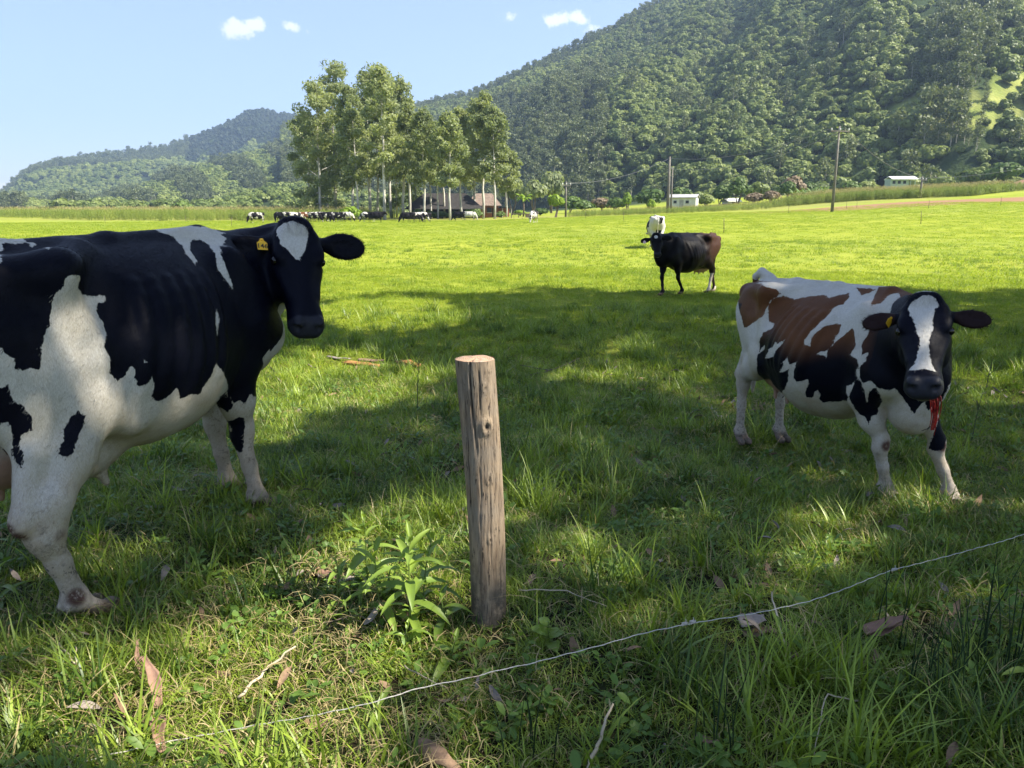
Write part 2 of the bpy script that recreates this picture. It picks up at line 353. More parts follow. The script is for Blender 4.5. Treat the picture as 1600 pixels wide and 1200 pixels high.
    for i,s in ((2,-1),(3,1)):
        F=np.array(fe[i],float); dx=F-np.array([.66,s*.17,0]); kn=np.array([.64,s*.175,.43])+dx*np.array([.55,.55,0])+np.array(pose.get('knee',[(0,0,0)]*2)[i-2]); el=np.array([.55,s*.20,.76])+dx*np.array([.12,.1,0])+np.array(pose.get('elbow',[(0,0,0)]*2)[i-2])
        ft=F+np.array([-.045,0,.10])+(kn-F)*np.array([.12,.1,0])
        A.chain([(.78,s*.18,.90),el],[.10,.085],.07,(1,.85,1))
        A.chain([(.64,s*.19,.98),el+(.04,0,.02),el*.5+kn*.5+(.01,0,0),kn+(0,0,.05)],[.13,.095,.066*L,.048*L],.07,(1.0,.85,1))
        A.ell(kn+(.008,0,0),(.052*L,.05*L,.07*L),.03); A.ell(el+(-.055,0,.02),(.04,.035,.05),.05)
        A.chain([kn+(0,0,-.04),kn*.45+ft*.55,ft+(0,0,.03)],[.043*L**.8,.033*L**.4,.034*L**.5],.03)
        A.ell(ft,(.045*L**.5,.045*L**.5,.048),.03)
        hd=nrm(list(pose.get('hoofdir',[(1,0)]*4)[i])+[0]); sd=np.array([-hd[1],hd[0],0])
        for q in (-1,1):
            A.cone(ft+sd*q*.018*L,F+sd*q*.028*L+np.array([0,0,.045]),.031,.030,.02)
            A.ell(F+sd*q*.03*L+hd*.035*L+np.array([0,0,.03]),(.050,.027,.034),.012,M=[hd,sd,(0,0,1)])
            A.ell(ft-hd*.05+sd*q*.02+np.array([0,0,-.01]),(.013,.012,.018),.008)
    # udder
    u=pose.get('udder',1.)
    if u>0:
        A.ell((-.50,0,.66),(.21*u,.155*u,.16*u),.08); A.ell((-.66,0,.70),(.15*u,.13*u,.18*u),.06)
        for x,y in ((-.40,.07),(-.40,-.07),(-.58,.06),(-.58,-.06)):
            A.cone((x,y,.55-.02*u),(x,y,.47-.02*u),.020,.014,.02)
    for x_,z_,r_ in pose.get('fore',[]):
        A.ell((x_,0,z_),r_,.07)
        for y_ in (-.085,.085): A.cone((x_+.06,y_,z_-r_[2]+.02),(x_+.075,y_*1.1,z_-r_[2]-.025),.024,.016,.025)
    # neck
    poll=np.array(pose['poll'],float); HF=head_frame(pose['face'],pose.get('up',(0,0,1))); f,l,d=HF
    hb=poll+f*.02-d*.05      # back of the skull
    th=poll+f*.15-d*.16      # throat
    base=np.array([.70,0,1.18]); m=pose.get('neckmid'); 
    mid=(base*.5+hb*.5+np.array([.05,0,.02])) if m is None else np.array(m,float)
    mt=mid-np.array([0,0,.13])
    A.chain([base+(-.05,0,.10),base*.4+mid*.6+(0,0,.06),mid*.45+hb*.55+(0,0,.02),hb+f*-.0],[.15,.115,.09,.075],.10,(1,.8,1))
    A.chain([base+(0,0,-.12),base*.45+mt*.55,mt*.5+th*.5+(0,0,.02),th],[.20,.155,.115,.085],.12,(1,.85,1))
    A.chain([(.88,0,.86),(.98,0,.92),mt*.6+np.array([.95,0,.95])*.4+(0,0,-.06),th+(0,0,-.02)+f*.0],[.085,.07,.045,.03],.10,(1,.6,1))   # dewlap
    bz=pose.get('brisket',.80); A.ell((.86,0,bz),(.12,.12,.12),.10)
    if bz<.75: A.cone((.84,0,bz-.02),(.95,0,1.0),.08,.10,.10,(1,.8,1))
    # head
    q=pose.get('hs',1.); K=lambda *r: tuple(v*q for v in r)
    HS=[(a_*q,b_*q,c_*q,w_*q,z_*q,n1,n2) for a_,b_,c_,w_,z_,n1,n2 in HEAD]; A.loft(HS,.05,poll,HF)
    W=lambda u,v,w: poll+(f*u+l*v+d*w)*q
    for s in (-1,1):
        A.ell(W(.135,s*.098,.022),K(.055,.028,.026),.04,M=HF)          # brow
        A.ell(W(.165,s*.122,-.012),K(.026,.016,.018),.02,M=HF,cut=True)  # socket
        A.ell(W(.20,s*.085,-.135),K(.085,.03,.06),.06,M=HF)           # jaw muscle
        A.cone(W(.20,s*.10,-.035),W(.36,s*.066,-.02),.014,.010,.05)    # cheek bone
        A.ell(W(.522,s*.050,.012),K(.028,.022,.016),.03,M=HF)       # nostril rim
        A.ell(W(.550,s*.052,-.004),K(.020,.013,.016),.012,M=HF,cut=True)
        A.cone(W(.44,s*.086,-.082),W(.545,s*.068,-.075),.006,.006,.012,cut=True)
        A.cone(W(.545,s*.068,-.075),W(.575,s*.01,-.078),.006,.006,.012,cut=True)
        A.cone(W(.0,s*.055,.03),W(.04,s*.08,.02),.03,.03,.05)
    A.ell(W(-.03,0,.03),K(.05,.06,.035),.05,M=HF)
    A.ell(W(.50,0,-.10),K(.05,.05,.03),.03,M=HF)
    ears=[]
    for s,dr in ((-1,pose.get('earR',(-.05,1,-.25,0))),(1,pose.get('earL',(-.05,1,-.25,0)))):
        e=nrm(f*dr[2]*-1*-1+l*s*dr[1]+d*dr[0]); root=W(.035,s*.105,-.035)
        nn=nrm(d-e*(d@e)); 
        if len(dr)>3: nn=nrm(nn+np.cross(e,nn)*dr[3]*s)
        M=np.array([e,np.cross(nn,e),nn]); E=pose.get('es',1.)*q; w_=.067
        A.cone(root,root+e*.07*E,.034*E,.030*E,.03)
        A.ell(root+e*.155*E,(.115*E,w_*E,.024*E),.025,M=M)
        A.ell(root+e*.165*E+nn*.030*E,(.085*E,w_*.70*E,.020*E),.02,M=M,cut=True)
        ears.append((root,M))
    # tail
    t=pose.get('tail',[(-1.0,0,1.40),(-1.07,0,1.25),(-1.07,.0,.85),(-1.05,0,.62)])
    if t:
        n=len(t); A.chain([(-.86,0,1.42)]+list(t),[.04]+list(np.interp(np.arange(n),[0,1,n-1],[.034,.022,.014])),.03)
        e=np.array(t[-1]); A.chain([e,e+(0,0,-.14),e+(.01,0,-.32)],[.018,.036,.012],.02)
    V,F=A.mesh(); V=relax(V,F,2)
    return V,F,poll,HF,ears
POSES={'left': {'place': (-1.795, 3.45, 70, 1.02), 'z': 0, 'feet': [(-0.554, -0.314, 0.0), (-0.95, 0.17, 0), (0.635, -0.22, -0.025), (0.794, 0.105, -0.033)], 'poll': (0.966, -0.282, 1.437), 'face': (-0.245, -0.227, -0.451), 'up': (-0.65, -0.755, 0.082), 'h': 0.008, 'leg': 1.25, 'fat': 1.05, 'fore': [(-0.3, 0.575, (0.22, 0.17, 0.135))], 'elbow': [(-0.02, 0.045, 0), (0, 0, 0)], 'knee': [(-0.03, 0.065, 0), (0, 0, 0)], 'hs': 1.05, 'neckmid': (1.02, -0.02, 1.3), 'hock': [(0.015, -0.05, -0.1), (0, 0, 0)], 'tail': None, 'earR': (-0.1, 0.9, 0.3, 0.5), 'earL': (-0.1, 1, -0.02, 0.5), 'es': 1.05, 'ribs': 0.45}, 'right': {'place': (2.1, 4.97, -75, 0.87), 'z': -0.14, 'feet': [(-0.84, -0.18, -0.02), (-0.8, 0.19, -0.02), (0.729, 0.014, 0.015), (0.938, 0.361, 0.014)], 'poll': (1.199, -0.33, 1.435), 'face': (0.307, -0.244, -0.317), 'up': (0.717, -0.68, 0.154), 'h': 0.008, 'fat': 1.2, 'leg': 1.1, 'hs': 1.1, 'brisket': 0.68, 'tail': [(-1.0, 0, 1.46), (-1.06, -0.02, 1.42), (-1.12, 0, 1.2), (-1.1, 0.05, 0.7)], 'earR': (-0.05, 0.95, 0.2, 0.5), 'earL': (-0.05, 1, 0.18, 0.6), 'es': 0.75}, 'mid': {'place': (3.73, 16.65, 216, 0.88), 'z': -0.2, 'feet': [(-0.819, 0.2, 0.0), (-0.469, 0.312, 0.0), (0.867, 0.04, 0.0), (0.271, 0.128, 0.0)], 'poll': (1.091, 0.009, 1.401), 'face': (0.171, 0.217, -0.309), 'up': (0.725, 0.688, 0.043), 'h': 0.015, 'fat': 1.08, 'udder': 1.15, 'earR': (-0.1, 1, 0.1, 0.5), 'earL': (-0.1, 1, 0.1, 0.5)}}
COATS={'left':{'ang':-115,'body':[(1,'',[(-0.698,1.127),(-0.563,1.107),(-0.544,1.079),(-0.523,1.066),(-0.527,1.034),(-0.502,1.02),(-0.477,1.023),(-0.449,1.013),(-0.431,1.048),(-0.429,1.091),(-0.394,1.144),(-0.363,1.216),(-0.356,1.268),(-0.326,1.284),(-0.307,1.326),(-0.289,1.333),(-0.255,1.321),(-0.266,1.277),(-0.233,1.247),(-0.191,1.237),(-0.131,1.228),(-0.138,1.206),(-0.171,1.206),(-0.188,1.172),(-0.171,1.134),(-0.172,1.09),(-0.204,1.053),(-0.181,1.002),(-0.191,0.947),(-0.158,0.905),(-0.119,0.92),(-0.095,0.955),(-0.078,0.932),(-0.086,0.904),(-0.07,0.866),(-0.047,0.867),(-0.014,0.896),(-0.003,0.857),(-0.015,0.806),(0.005,0.774),(0.058,0.789),(0.095,0.82),(0.115,0.765),(0.162,0.777),(0.218,0.761),(0.279,0.839),(0.308,0.889),(0.379,0.81),(0.449,0.72),(0.524,0.608),(0.552,0.617),(0.578,0.593),(0.609,0.638),(0.694,0.589),(0.734,0.716),(0.697,0.813),(0.808,0.922),(0.92,1.102),(1.236,1.652),(0.246,1.633),(-0.609,1.617)]),(-1,'',[(0.203,1.489),(0.328,1.439),(0.348,1.396),(0.335,1.36),(0.356,1.312),(0.376,1.326),(0.371,1.374),(0.417,1.414),(0.469,1.421),(0.501,1.395),(0.49,1.346),(0.476,1.287),(0.539,1.175),(0.515,1.346),(0.537,1.383),(0.564,1.383),(0.664,1.434),(0.58,1.475)]),(-1,'',[(0.377,1.117),(0.374,1.07),(0.336,1.008),(0.338,1.055),(0.368,1.113)]),(-1,'',[(-0.48,1.473),(-0.347,1.464),(-0.34,1.423),(-0.313,1.435),(-0.375,1.438),(-0.41,1.441),(-0.438,1.437),(-0.439,1.424),(-0.485,1.407),(-0.507,1.379),(-0.506,1.411)]),(-1,'',[(-0.041,0.971),(-0.029,0.96),(-0.044,0.955)]),(1,'n',[(-0.633,1.003),(-0.579,0.976),(-0.553,0.979),(-0.547,0.926),(-0.513,0.892),(-0.495,0.844),(-0.5,0.801),(-0.531,0.79),(-0.542,0.756),(-0.539,0.698),(-0.549,0.674),(-0.561,0.706),(-0.561,0.758),(-0.552,0.794),(-0.569,0.852),(-0.59,0.842),(-0.642,0.863)]),(1,'n',[(-0.326,0.83),(-0.305,0.81),(-0.317,0.781),(-0.351,0.728),(-0.382,0.684),(-0.415,0.679),(-0.428,0.695),(-0.41,0.725),(-0.386,0.779),(-0.354,0.816)]),(1,'n',[(0.383,0.691),(0.453,0.689),(0.513,0.629),(0.517,0.589),(0.499,0.559),(0.484,0.574)]),(1,'n',[(0.522,0.5),(0.547,0.524),(0.585,0.517),(0.591,0.459),(0.582,0.408),(0.579,0.336),(0.565,0.32),(0.487,0.411),(0.54,0.435)])],'head':[[(-0.103,0.035),(-0.088,0.005),(-0.066,-0.012),(-0.02,-0.02),(0.013,-0.009),(0.036,0.005),(0.054,0.012),(0.047,0.075),(0.029,0.124),(0.004,0.165),(-0.013,0.19),(-0.029,0.181),(-0.049,0.154),(-0.059,0.135),(-0.09,0.11),(-0.094,0.075),(-0.102,0.053)]]},'right':{'ang':-50,'body':[(1,'',[(-0.868,1.413),(-0.822,1.389),(-0.568,1.402),(-0.459,1.386),(-0.413,1.351),(-0.489,1.297),(-0.523,1.225),(-0.541,1.167),(-0.642,1.097),(-0.708,1.045),(-0.748,1.037),(-0.796,1.128),(-0.852,1.209),(-0.945,1.294),(-0.912,1.367)]),(1,'',[(-0.511,1.238),(-0.482,1.304),(-0.405,1.334),(-0.284,1.325),(-0.153,1.364),(-0.027,1.383),(-0.015,1.365),(0.058,1.393),(0.13,1.414),(0.144,1.382),(0.119,1.345),(0.06,1.314),(0.042,1.267),(-0.012,1.208),(-0.057,1.15),(-0.092,1.091),(-0.092,1.058),(-0.041,1.049),(-0.047,1.087),(-0.018,1.145),(0.039,1.199),(0.105,1.221),(0.142,1.216),(0.145,1.175),(0.12,1.129),(0.107,1.073),(0.078,1.037),(0.013,1.011),(0.009,0.999),(0.06,1.001),(0.079,0.993),(0.088,1.049),(0.134,1.109),(0.184,1.16),(0.237,1.212),(0.264,1.154),(0.274,1.094),(0.241,1.038),(0.268,1.03),(0.306,1.018),(0.317,0.978),(0.302,0.941),(0.317,0.9),(0.296,0.866),(0.279,0.844),(0.237,0.813),(0.238,0.774),(0.256,0.745),(0.248,0.71),(0.171,0.672),(0.115,0.661),(0.058,0.642),(0.037,0.673),(0.051,0.702),(0.029,0.749),(0.011,0.72),(-0.009,0.67),(-0.056,0.667),(-0.065,0.705),(-0.035,0.775),(-0.041,0.816),(-0.076,0.792),(-0.126,0.769),(-0.152,0.8),(-0.146,0.864),(-0.129,0.927),(-0.185,0.899),(-0.213,0.945),(-0.242,0.904),(-0.248,0.853),(-0.28,0.806),(-0.191,0.855),(-0.202,0.762),(-0.236,0.685),(-0.522,0.369),(-0.475,0.474),(-0.438,0.548),(-0.501,0.569),(-0.556,0.594),(-0.567,0.68),(-0.56,0.773),(-0.556,0.854),(-0.537,0.896),(-0.548,0.96),(-0.51,1.045),(-0.426,1.096),(-0.424,1.124),(-0.483,1.132)]),(-1,'',[(-0.248,1.064),(-0.309,1.019),(-0.343,1.02),(-0.36,0.98),(-0.418,0.95),(-0.409,0.928),(-0.48,0.846),(-0.34,0.914),(-0.316,0.971),(-0.279,1.013)]),(-1,'',[(-0.482,0.953),(-0.53,0.911),(-0.547,0.869),(-0.481,0.924)]),(1,'',[(0.268,0.761),(0.287,0.824),(0.305,0.908),(0.342,0.873),(0.372,0.812),(0.386,0.729),(0.399,0.819),(0.442,0.865),(0.472,0.824),(0.481,0.751),(0.46,0.721),(0.445,0.649),(0.419,0.637),(0.404,0.571),(0.374,0.629),(0.335,0.631),(0.313,0.662),(0.275,0.728)]),(1,'',[(0.161,1.452),(0.235,1.455),(0.32,1.458),(0.26,1.423),(0.219,1.409)]),(1,'',[(0.329,1.47),(0.479,1.515),(0.554,1.504),(0.723,1.491),(1.009,1.44),(1.056,1.06),(0.89,1.052),(0.824,0.824),(0.753,0.743),(0.731,0.805),(0.702,0.769),(0.681,0.713),(0.629,0.771),(0.592,0.826),(0.555,0.874),(0.53,0.857),(0.464,0.863),(0.41,0.906),(0.358,0.869),(0.332,0.909),(0.327,0.97),(0.364,1.035),(0.371,1.079),(0.33,1.058),(0.319,1.113),(0.356,1.22),(0.472,1.345),(0.473,1.413),(0.501,1.435),(0.478,1.454),(0.424,1.443),(0.386,1.387),(0.331,1.368),(0.319,1.415)]),(1,'',[(0.727,0.595),(0.755,0.615),(0.768,0.634),(0.778,0.597),(0.849,0.79),(0.872,0.798),(0.841,0.417),(0.805,0.397),(0.752,0.403),(0.785,0.597)])],'head':[[(-0.077,0.056),(-0.06,0.017),(-0.035,0.001),(-0.006,-0.022),(0.024,-0.017),(0.053,0.011),(0.065,0.042),(0.049,0.061),(0.035,0.127),(0.042,0.179),(0.028,0.232),(0.022,0.28),(0.025,0.368),(0.037,0.42),(0.046,0.452),(0.065,0.456),(0.037,0.459),(-0.0,0.452),(-0.038,0.456),(-0.066,0.444),(-0.043,0.418),(-0.03,0.366),(-0.021,0.3),(-0.022,0.246),(-0.037,0.203),(-0.038,0.165),(-0.068,0.107)]]}}
# ---------------------------------------------------------------- ground
def soil_mat():
    m,nt,bs=newmat('pasture_ground'); geo=nd(nt,'ShaderNodeNewGeometry'); P=geo.outputs['Position']; sp=nd(nt,'ShaderNodeSeparateXYZ'); lk(nt,P,sp.inputs[0])
    ln=nd(nt,'ShaderNodeVectorMath',operation='LENGTH'); lk(nt,P,ln.inputs[0]); dist=ln.outputs['Value']
    fine=noise(nt,P,9,6,.7); mid=noise(nt,P,1.6,5,.65); big=noise(nt,P,.18,4,.6); huge=noise(nt,P,.03,3,.5)
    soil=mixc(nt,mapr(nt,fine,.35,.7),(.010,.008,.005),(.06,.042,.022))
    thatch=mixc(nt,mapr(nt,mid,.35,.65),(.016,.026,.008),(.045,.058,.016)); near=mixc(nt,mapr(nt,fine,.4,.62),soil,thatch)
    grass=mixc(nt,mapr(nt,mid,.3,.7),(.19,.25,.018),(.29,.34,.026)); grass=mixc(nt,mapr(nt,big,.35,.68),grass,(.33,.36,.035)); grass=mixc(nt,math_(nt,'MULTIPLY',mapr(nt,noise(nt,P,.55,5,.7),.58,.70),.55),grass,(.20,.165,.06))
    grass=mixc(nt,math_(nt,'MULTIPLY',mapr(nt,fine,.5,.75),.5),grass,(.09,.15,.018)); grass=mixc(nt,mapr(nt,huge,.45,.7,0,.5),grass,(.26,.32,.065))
    far=mixc(nt,mapr(nt,dist,4,16),near,mixc(nt,1.,grass,(.80,.80,.95),'MULTIPLY'))  # grass colour lowered to paint in the blade self-shadow a flat sheet lacks
    # ploughed reddish strips and a paler dry strip on the rising ground to the right, dry bank before the sheds
    nzl=math_(nt,'MULTIPLY',math_(nt,'SUBTRACT',big,.5),9)
    yy=math_(nt,'ADD',sp.outputs['Y'],nzl)
    edge=math_(nt,'ADD',sp.outputs['Y'],math_(nt,'MULTIPLY',math_(nt,'SUBTRACT',mid,.5),2.5))
    strip=math_(nt,'MULTIPLY',math_(nt,'MULTIPLY',mapr(nt,edge,93,94.5),mapr(nt,edge,112,109)),mapr(nt,sp.outputs['X'],22,42))
    far=mixc(nt,math_(nt,'MULTIPLY',strip,mapr(nt,fine,.3,.5)),far,(.25,.135,.085))
    bank=math_(nt,'MULTIPLY',mapr(nt,yy,112,120),mapr(nt,yy,150,140)); bank=math_(nt,'MULTIPLY',bank,mapr(nt,huge,.35,.55))
    far=mixc(nt,math_(nt,'MULTIPLY',bank,.45),far,(.22,.20,.07))
    wood=mapr(nt,dist,230,270); far=mixc(nt,wood,far,(.03,.045,.015))
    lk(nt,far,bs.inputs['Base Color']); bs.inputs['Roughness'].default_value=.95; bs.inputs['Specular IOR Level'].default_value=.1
    bump(nt,fine,.8,.05,bs); return m
SOIL=soil_mat()
def make_ground():
    rs=np.concatenate([[0.],np.geomspace(.6,4500,230)]); az=np.radians(np.concatenate([np.arange(-60,60,.6),np.arange(60,300,4.)]))
    Rr,A=np.meshgrid(rs[1:],az,indexing='ij'); X=Rr*np.sin(A); Y=Rr*np.cos(A); Z=ground(X,Y); n=len(az); k=len(rs)-1
    V=np.concatenate([[[0,0,float(ground(0,0))]],np.stack([X,Y,Z],-1).reshape(-1,3)])
    i=np.arange(k-1)[:,None]*n; j=np.arange(n)[None]; jn=(j+1)%n
    F=np.stack([1+i+j,1+i+jn,1+i+n+jn,1+i+n+j],-1).reshape(-1,4)[:,::-1]
    F=F.tolist()+[(0,1+b,1+(b+1)%n)[::-1] for b in range(n)]
    me=mesh_np('pasture_ground',V,F,[SOIL],True); o=add('ground',me); tag(o,'bright green pasture stretching to the foot of the hills','ground',kind='structure')
make_ground()
# ---------------------------------------------------------------- hills
def hill_mat(name,meadow):
    m,nt,bs=newmat(name); geo=nd(nt,'ShaderNodeNewGeometry'); P=geo.outputs['Position']; n=noise(nt,P,.05,5,.65); at=nd(nt,'ShaderNodeAttribute',attribute_name='meadow')
    c=mixc(nt,mapr(nt,n,.3,.7),(.022,.034,.014),(.04,.06,.02)); c=mixc(nt,at.outputs['Fac'],c,mixc(nt,mapr(nt,n,.35,.65),(.14,.18,.04),(.28,.29,.085)))
    lk(nt,c,bs.inputs['Base Color']); bs.inputs['Roughness'].default_value=1; bs.inputs['Specular IOR Level'].default_value=.05; bump(nt,noise(nt,P,.3,4,.7),.7,1.5,bs); return m
MEADOWS=((32.2,3.2,7.0,1.5),(34.,2.9,8.6,1.7),(30.2,2.4,5.7,.9),(26.0,2.3,6.3,.75),(27.6,1.6,5.4,.5),(33.,3,5.4,.35),(22.3,.5,6.4,.18),(37,3,9,1.3))
def meadows_right(az,r):
    m=0*az
    for a,da,el,de in MEADOWS:
        z=HR.z(az,r); e=np.degrees(np.arctan2(z-CAM_H,r))-(az-a)*.35
        m=np.maximum(m,1-sst(.35,1.2,np.hypot((az-a)/da,(e-el)/de)+.25*np.sin(az*5+r*.05)))
    return m
def tan_patch(az,r): return 1-sst(.6,1.1,np.hypot((az+18.2)/2.4,(r-500)/28))
def none(az,r): return 0*az
class Hill:
    def __init__(s,name,label,table,Rc,r0,tree_h,back,meadow,power=.9,gully=.10,dr=9.,az0=None,az1=None,seed=0):
        s.__dict__.update(locals()); s.T=np.array(table,float)
    def crest(s,az):
        e=np.interp(az,s.T[:,0],s.T[:,1]); e0=max(s.T[0,1],0); return e
    def rc(s,az): return np.interp(az,[p[0] for p in s.Rc],[p[1] for p in s.Rc])
    def foot(s,az): return np.interp(az,[p[0] for p in s.r0],[p[1] for p in s.r0])
    def z(s,az,r):
        Rc=s.rc(az); r0=s.foot(az); H=np.tan(np.radians(s.crest(az)))*Rc+CAM_H-s.tree_h
        t=(r-r0)/(Rc-r0); up=np.sign(t)*np.abs(t)**s.power
        g=s.gully*(np.sin(az*.35+s.seed+r*.010)*.5+np.sin(az*.8+1.7*s.seed-r*.017)*.3+np.sin(az*1.7+r*.03)*.10+np.sin(az*.2+r*.05)*.10)
        z=H*(up+g*np.clip(4*t*(1-t),0,1)*.8)
        z=np.where(t>1,H*(1-(t-1)*s.back),z); return np.where(t<0,-3+t*20,z-2*(1-np.clip(t*12,0,1)))
    def build(s,mat):
        az=np.arange(s.az0,s.az1+.01,.25); t=np.concatenate([[-.03],np.linspace(0,1,70),np.linspace(1.04,1.5,8)])
        A,Tt=np.meshgrid(az,t,indexing='ij'); Rc=s.rc(A); r0=s.foot(A); r=r0+Tt*(Rc-r0); Z=s.z(A,r); X=r*np.sin(np.radians(A)); Y=r*np.cos(np.radians(A))
        n=len(t); i=np.arange(len(az)-1)[:,None]*n; j=np.arange(n-1)[None]; F=np.stack([i+j,i+n+j,i+n+j+1,i+j+1],-1).reshape(-1,4)
        me=mesh_np(s.name,np.stack([X,Y,Z],-1).reshape(-1,3),F[:,::-1],[mat],True,dict(meadow=s.meadow(A,r).ravel())); tag(add('hill',me),s.label,'hill',kind='structure')
    def trees(s,n,margin=.0,rng=None):
        rng=rng or RNG; out=[]
        az=rng.uniform(s.az0,s.az1,n*4); rc=s.rc(az); r0=s.foot(az); t=rng.uniform(0,1,n*4); r=r0+(rc*1.03-r0)*t
        w=r/rc.max(); keep=(rng.uniform(0,1,n*4)<w*(rc-r0)/(rc-r0).max())&(s.meadow(az,r)<rng.uniform(.05,1.25,n*4)); az=az[keep][:n]; r=r[keep][:n]
        return az,r,np.stack([r*np.sin(np.radians(az)),r*np.cos(np.radians(az)),s.z(az,r)],-1)
HR=Hill('right_hill','steep wooded hillside filling the right of the valley',[(-16,5.6),(-10,6.6),(-6.72,7.3),(-4.49,7.75),(-2.69,8.2),(0,9.3),(2.2,10.3),(4.4,11.3),(6.6,12.2),(8.7,13.2),(11.2,14.2),(16.8,16),(24,17.6),(31,18.6),(45,18),(60,15)],[(-16,1150),(-6,1000),(2,860),(20,760),(60,760)],[(-16,520),(-5,420),(4,330),(15,270),(30,235),(60,230)],9,.8,meadows_right,power=.93,az0=-16,az1=58,seed=1.3)
HL=Hill('far_ridge','long blue wooded ridge on the left horizon',[(-60,2.2),(-45,1.2),(-36,.6),(-32.85,.85),(-31.17,2.45),(-29.79,2.95),(-26.3,3.63),(-23.34,4.05),(-21.29,4.85),(-19.69,5.5),(-18.04,6.4),(-17.42,6.55),(-15.44,6.35),(-12.48,6.1),(-8.97,6.3),(-5,6.6),(0,6)],[(-60,1900),(0,1900)],[(-60,1150),(0,1200)],11,.5,none,power=.85,gully=.16,az0=-60,az1=-1,seed=2.1)
HS=Hill('near_spur','wooded spur in front of the far left ridge',[(-40,.2),(-31,.3),(-28.1,.5),(-24.96,1.5),(-23.02,2.55),(-19.36,3.5),(-15.55,4.6),(-12.55,4.7),(-9.08,3.9),(-4.58,3.2),(0,2)],[(-40,1050),(0,1050)],[(-40,620),(0,640)],9,.9,none,power=.9,gully=.12,az0=-34,az1=-2,seed=.4)
HK=Hill('low_knoll','low knoll with pale scrub behind the corn',[(-34,.1),(-26,.25),(-20.84,.35),(-18.94,.95),(-17.02,1.5),(-14.88,1.65),(-10.95,1.5),(-7.36,1.1),(-3,.6)],[(-34,560),(-3,560)],[(-34,330),(-3,330)],2.5,.9,tan_patch,power=.9,gully=.05,az0=-30,az1=-4,seed=.9)
HM=hill_mat('hill_soil',None)
for H_ in (HR,HL,HS,HK): H_.build(HM)
# ---------------------------------------------------------------- leaves, crowns
def leafcloud(C,size,rng,up=.0,outward=None,ow=.6,aspect=.55,droop=0.):
    """rhombic leaves at centres C; returns verts, faces (quads), tint"""
    n=len(C); N=rng.normal(size=(n,3)); N/=np.linalg.norm(N,axis=1)[:,None]
    if outward is not None: N=N*(1-ow)+outward*ow
    N[:,2]+=up; N/=np.linalg.norm(N,axis=1)[:,None]+1e-9
    T=np.cross(N,rng.normal(size=(n,3))); 
    if droop: T[:,2]-=droop*1.2; T-=N*(T*N).sum(1)[:,None]
    T/=np.linalg.norm(T,axis=1)[:,None]+1e-9; B=np.cross(N,T)
    s=(size*rng.uniform(.6,1.35,n))[:,None]; V=np.stack([C-T*s,C+B*s*aspect-T*s*.1,C+T*s,C-B*s*aspect-T*s*.1],1).reshape(-1,3)
    F=np.arange(n*4).reshape(n,4); return V,F,np.repeat(rng.uniform(0,.7,n),4)
def ico(sub=1):
    import bmesh
    bm=bmesh.new(); bmesh.ops.create_icosphere(bm,subdivisions=sub,radius=1); V=np.array([v.co[:] for v in bm.verts]); F=[tuple(v.index for v in f.verts) for f in bm.faces]; bm.free(); return V,F
def fib(n,rng):
    u=rng.normal(size=(n,3)); return u/np.linalg.norm(u,axis=1)[:,None]
def crown_mesh(name,mat,seed,nq=420,lobes=11,tall=1.0,size=.15,ball=.42,lo=-.1,core=.9):
    """a rounded crown of lobes, one unit wide each way; base at z=0"""
    rng=np.random.default_rng(seed); L=[]
    for i in range(lobes):
        d=fib(1,rng)[0]; d[2]=abs(d[2])*.9+lo; L.append((d*rng.uniform(.35,.62)*np.array([1,1,tall]),rng.uniform(.7,1.15)*ball))
    L.append((np.array([0,0,.1]),.6)); C=[];O=[]
    for c,r in L:
        k=int(nq*r*r/sum(x[1]**2 for x in L)); d=fib(k,rng); d[:,2]=np.where(d[:,2]<-.5,-d[:,2],d[:,2]); C.append(c+d*np.array([1,1,.85])*r*rng.uniform(.90,1.06,(k,1))); O.append(d)
    C=np.concatenate(C); O=np.concatenate(O); C[:,2]+=.55*tall; C[:,2]=np.maximum(C[:,2],.02)
    V,F,t=leafcloud(C,size,rng,up=.1,outward=O,ow=.72,aspect=.8)
    iv,iF=ico(1); Vs=[V]; Fs=F.tolist(); b=len(V)
    for c,r in L[:7]+[L[-1]]:
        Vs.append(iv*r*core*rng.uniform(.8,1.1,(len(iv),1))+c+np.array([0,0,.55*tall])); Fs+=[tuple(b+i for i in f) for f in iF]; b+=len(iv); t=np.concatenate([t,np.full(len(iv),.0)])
    V=np.concatenate(Vs); V[:,2]=np.maximum(V[:,2],-.15)
    return mesh_np(name,V,Fs,[mat],False,dict(tint=t))
FOL_HILL=foliage('hill_leaves',(.065,.105,.022),(.24,.28,.07),trans=.28,wscale=.006,vary=.55)
FOL_EUC=foliage('eucalyptus_leaves',(.075,.10,.045),(.15,.175,.075),trans=.25,wscale=.02,vary=.4)
FOL_PINE=foliage('dark_conifer',(.014,.026,.014),(.03,.05,.022),trans=.1,wscale=.006,vary=.5)
FOL_SCRUB=foliage('scrub_leaves',(.07,.11,.02),(.20,.24,.06),trans=.25,wscale=.03,vary=.7)
BARK=plain('pale_bark',(.42,.38,.32),.85,.35,.9); BARKD=plain('brown_bark',(.13,.10,.075),.9,.3,1.5)
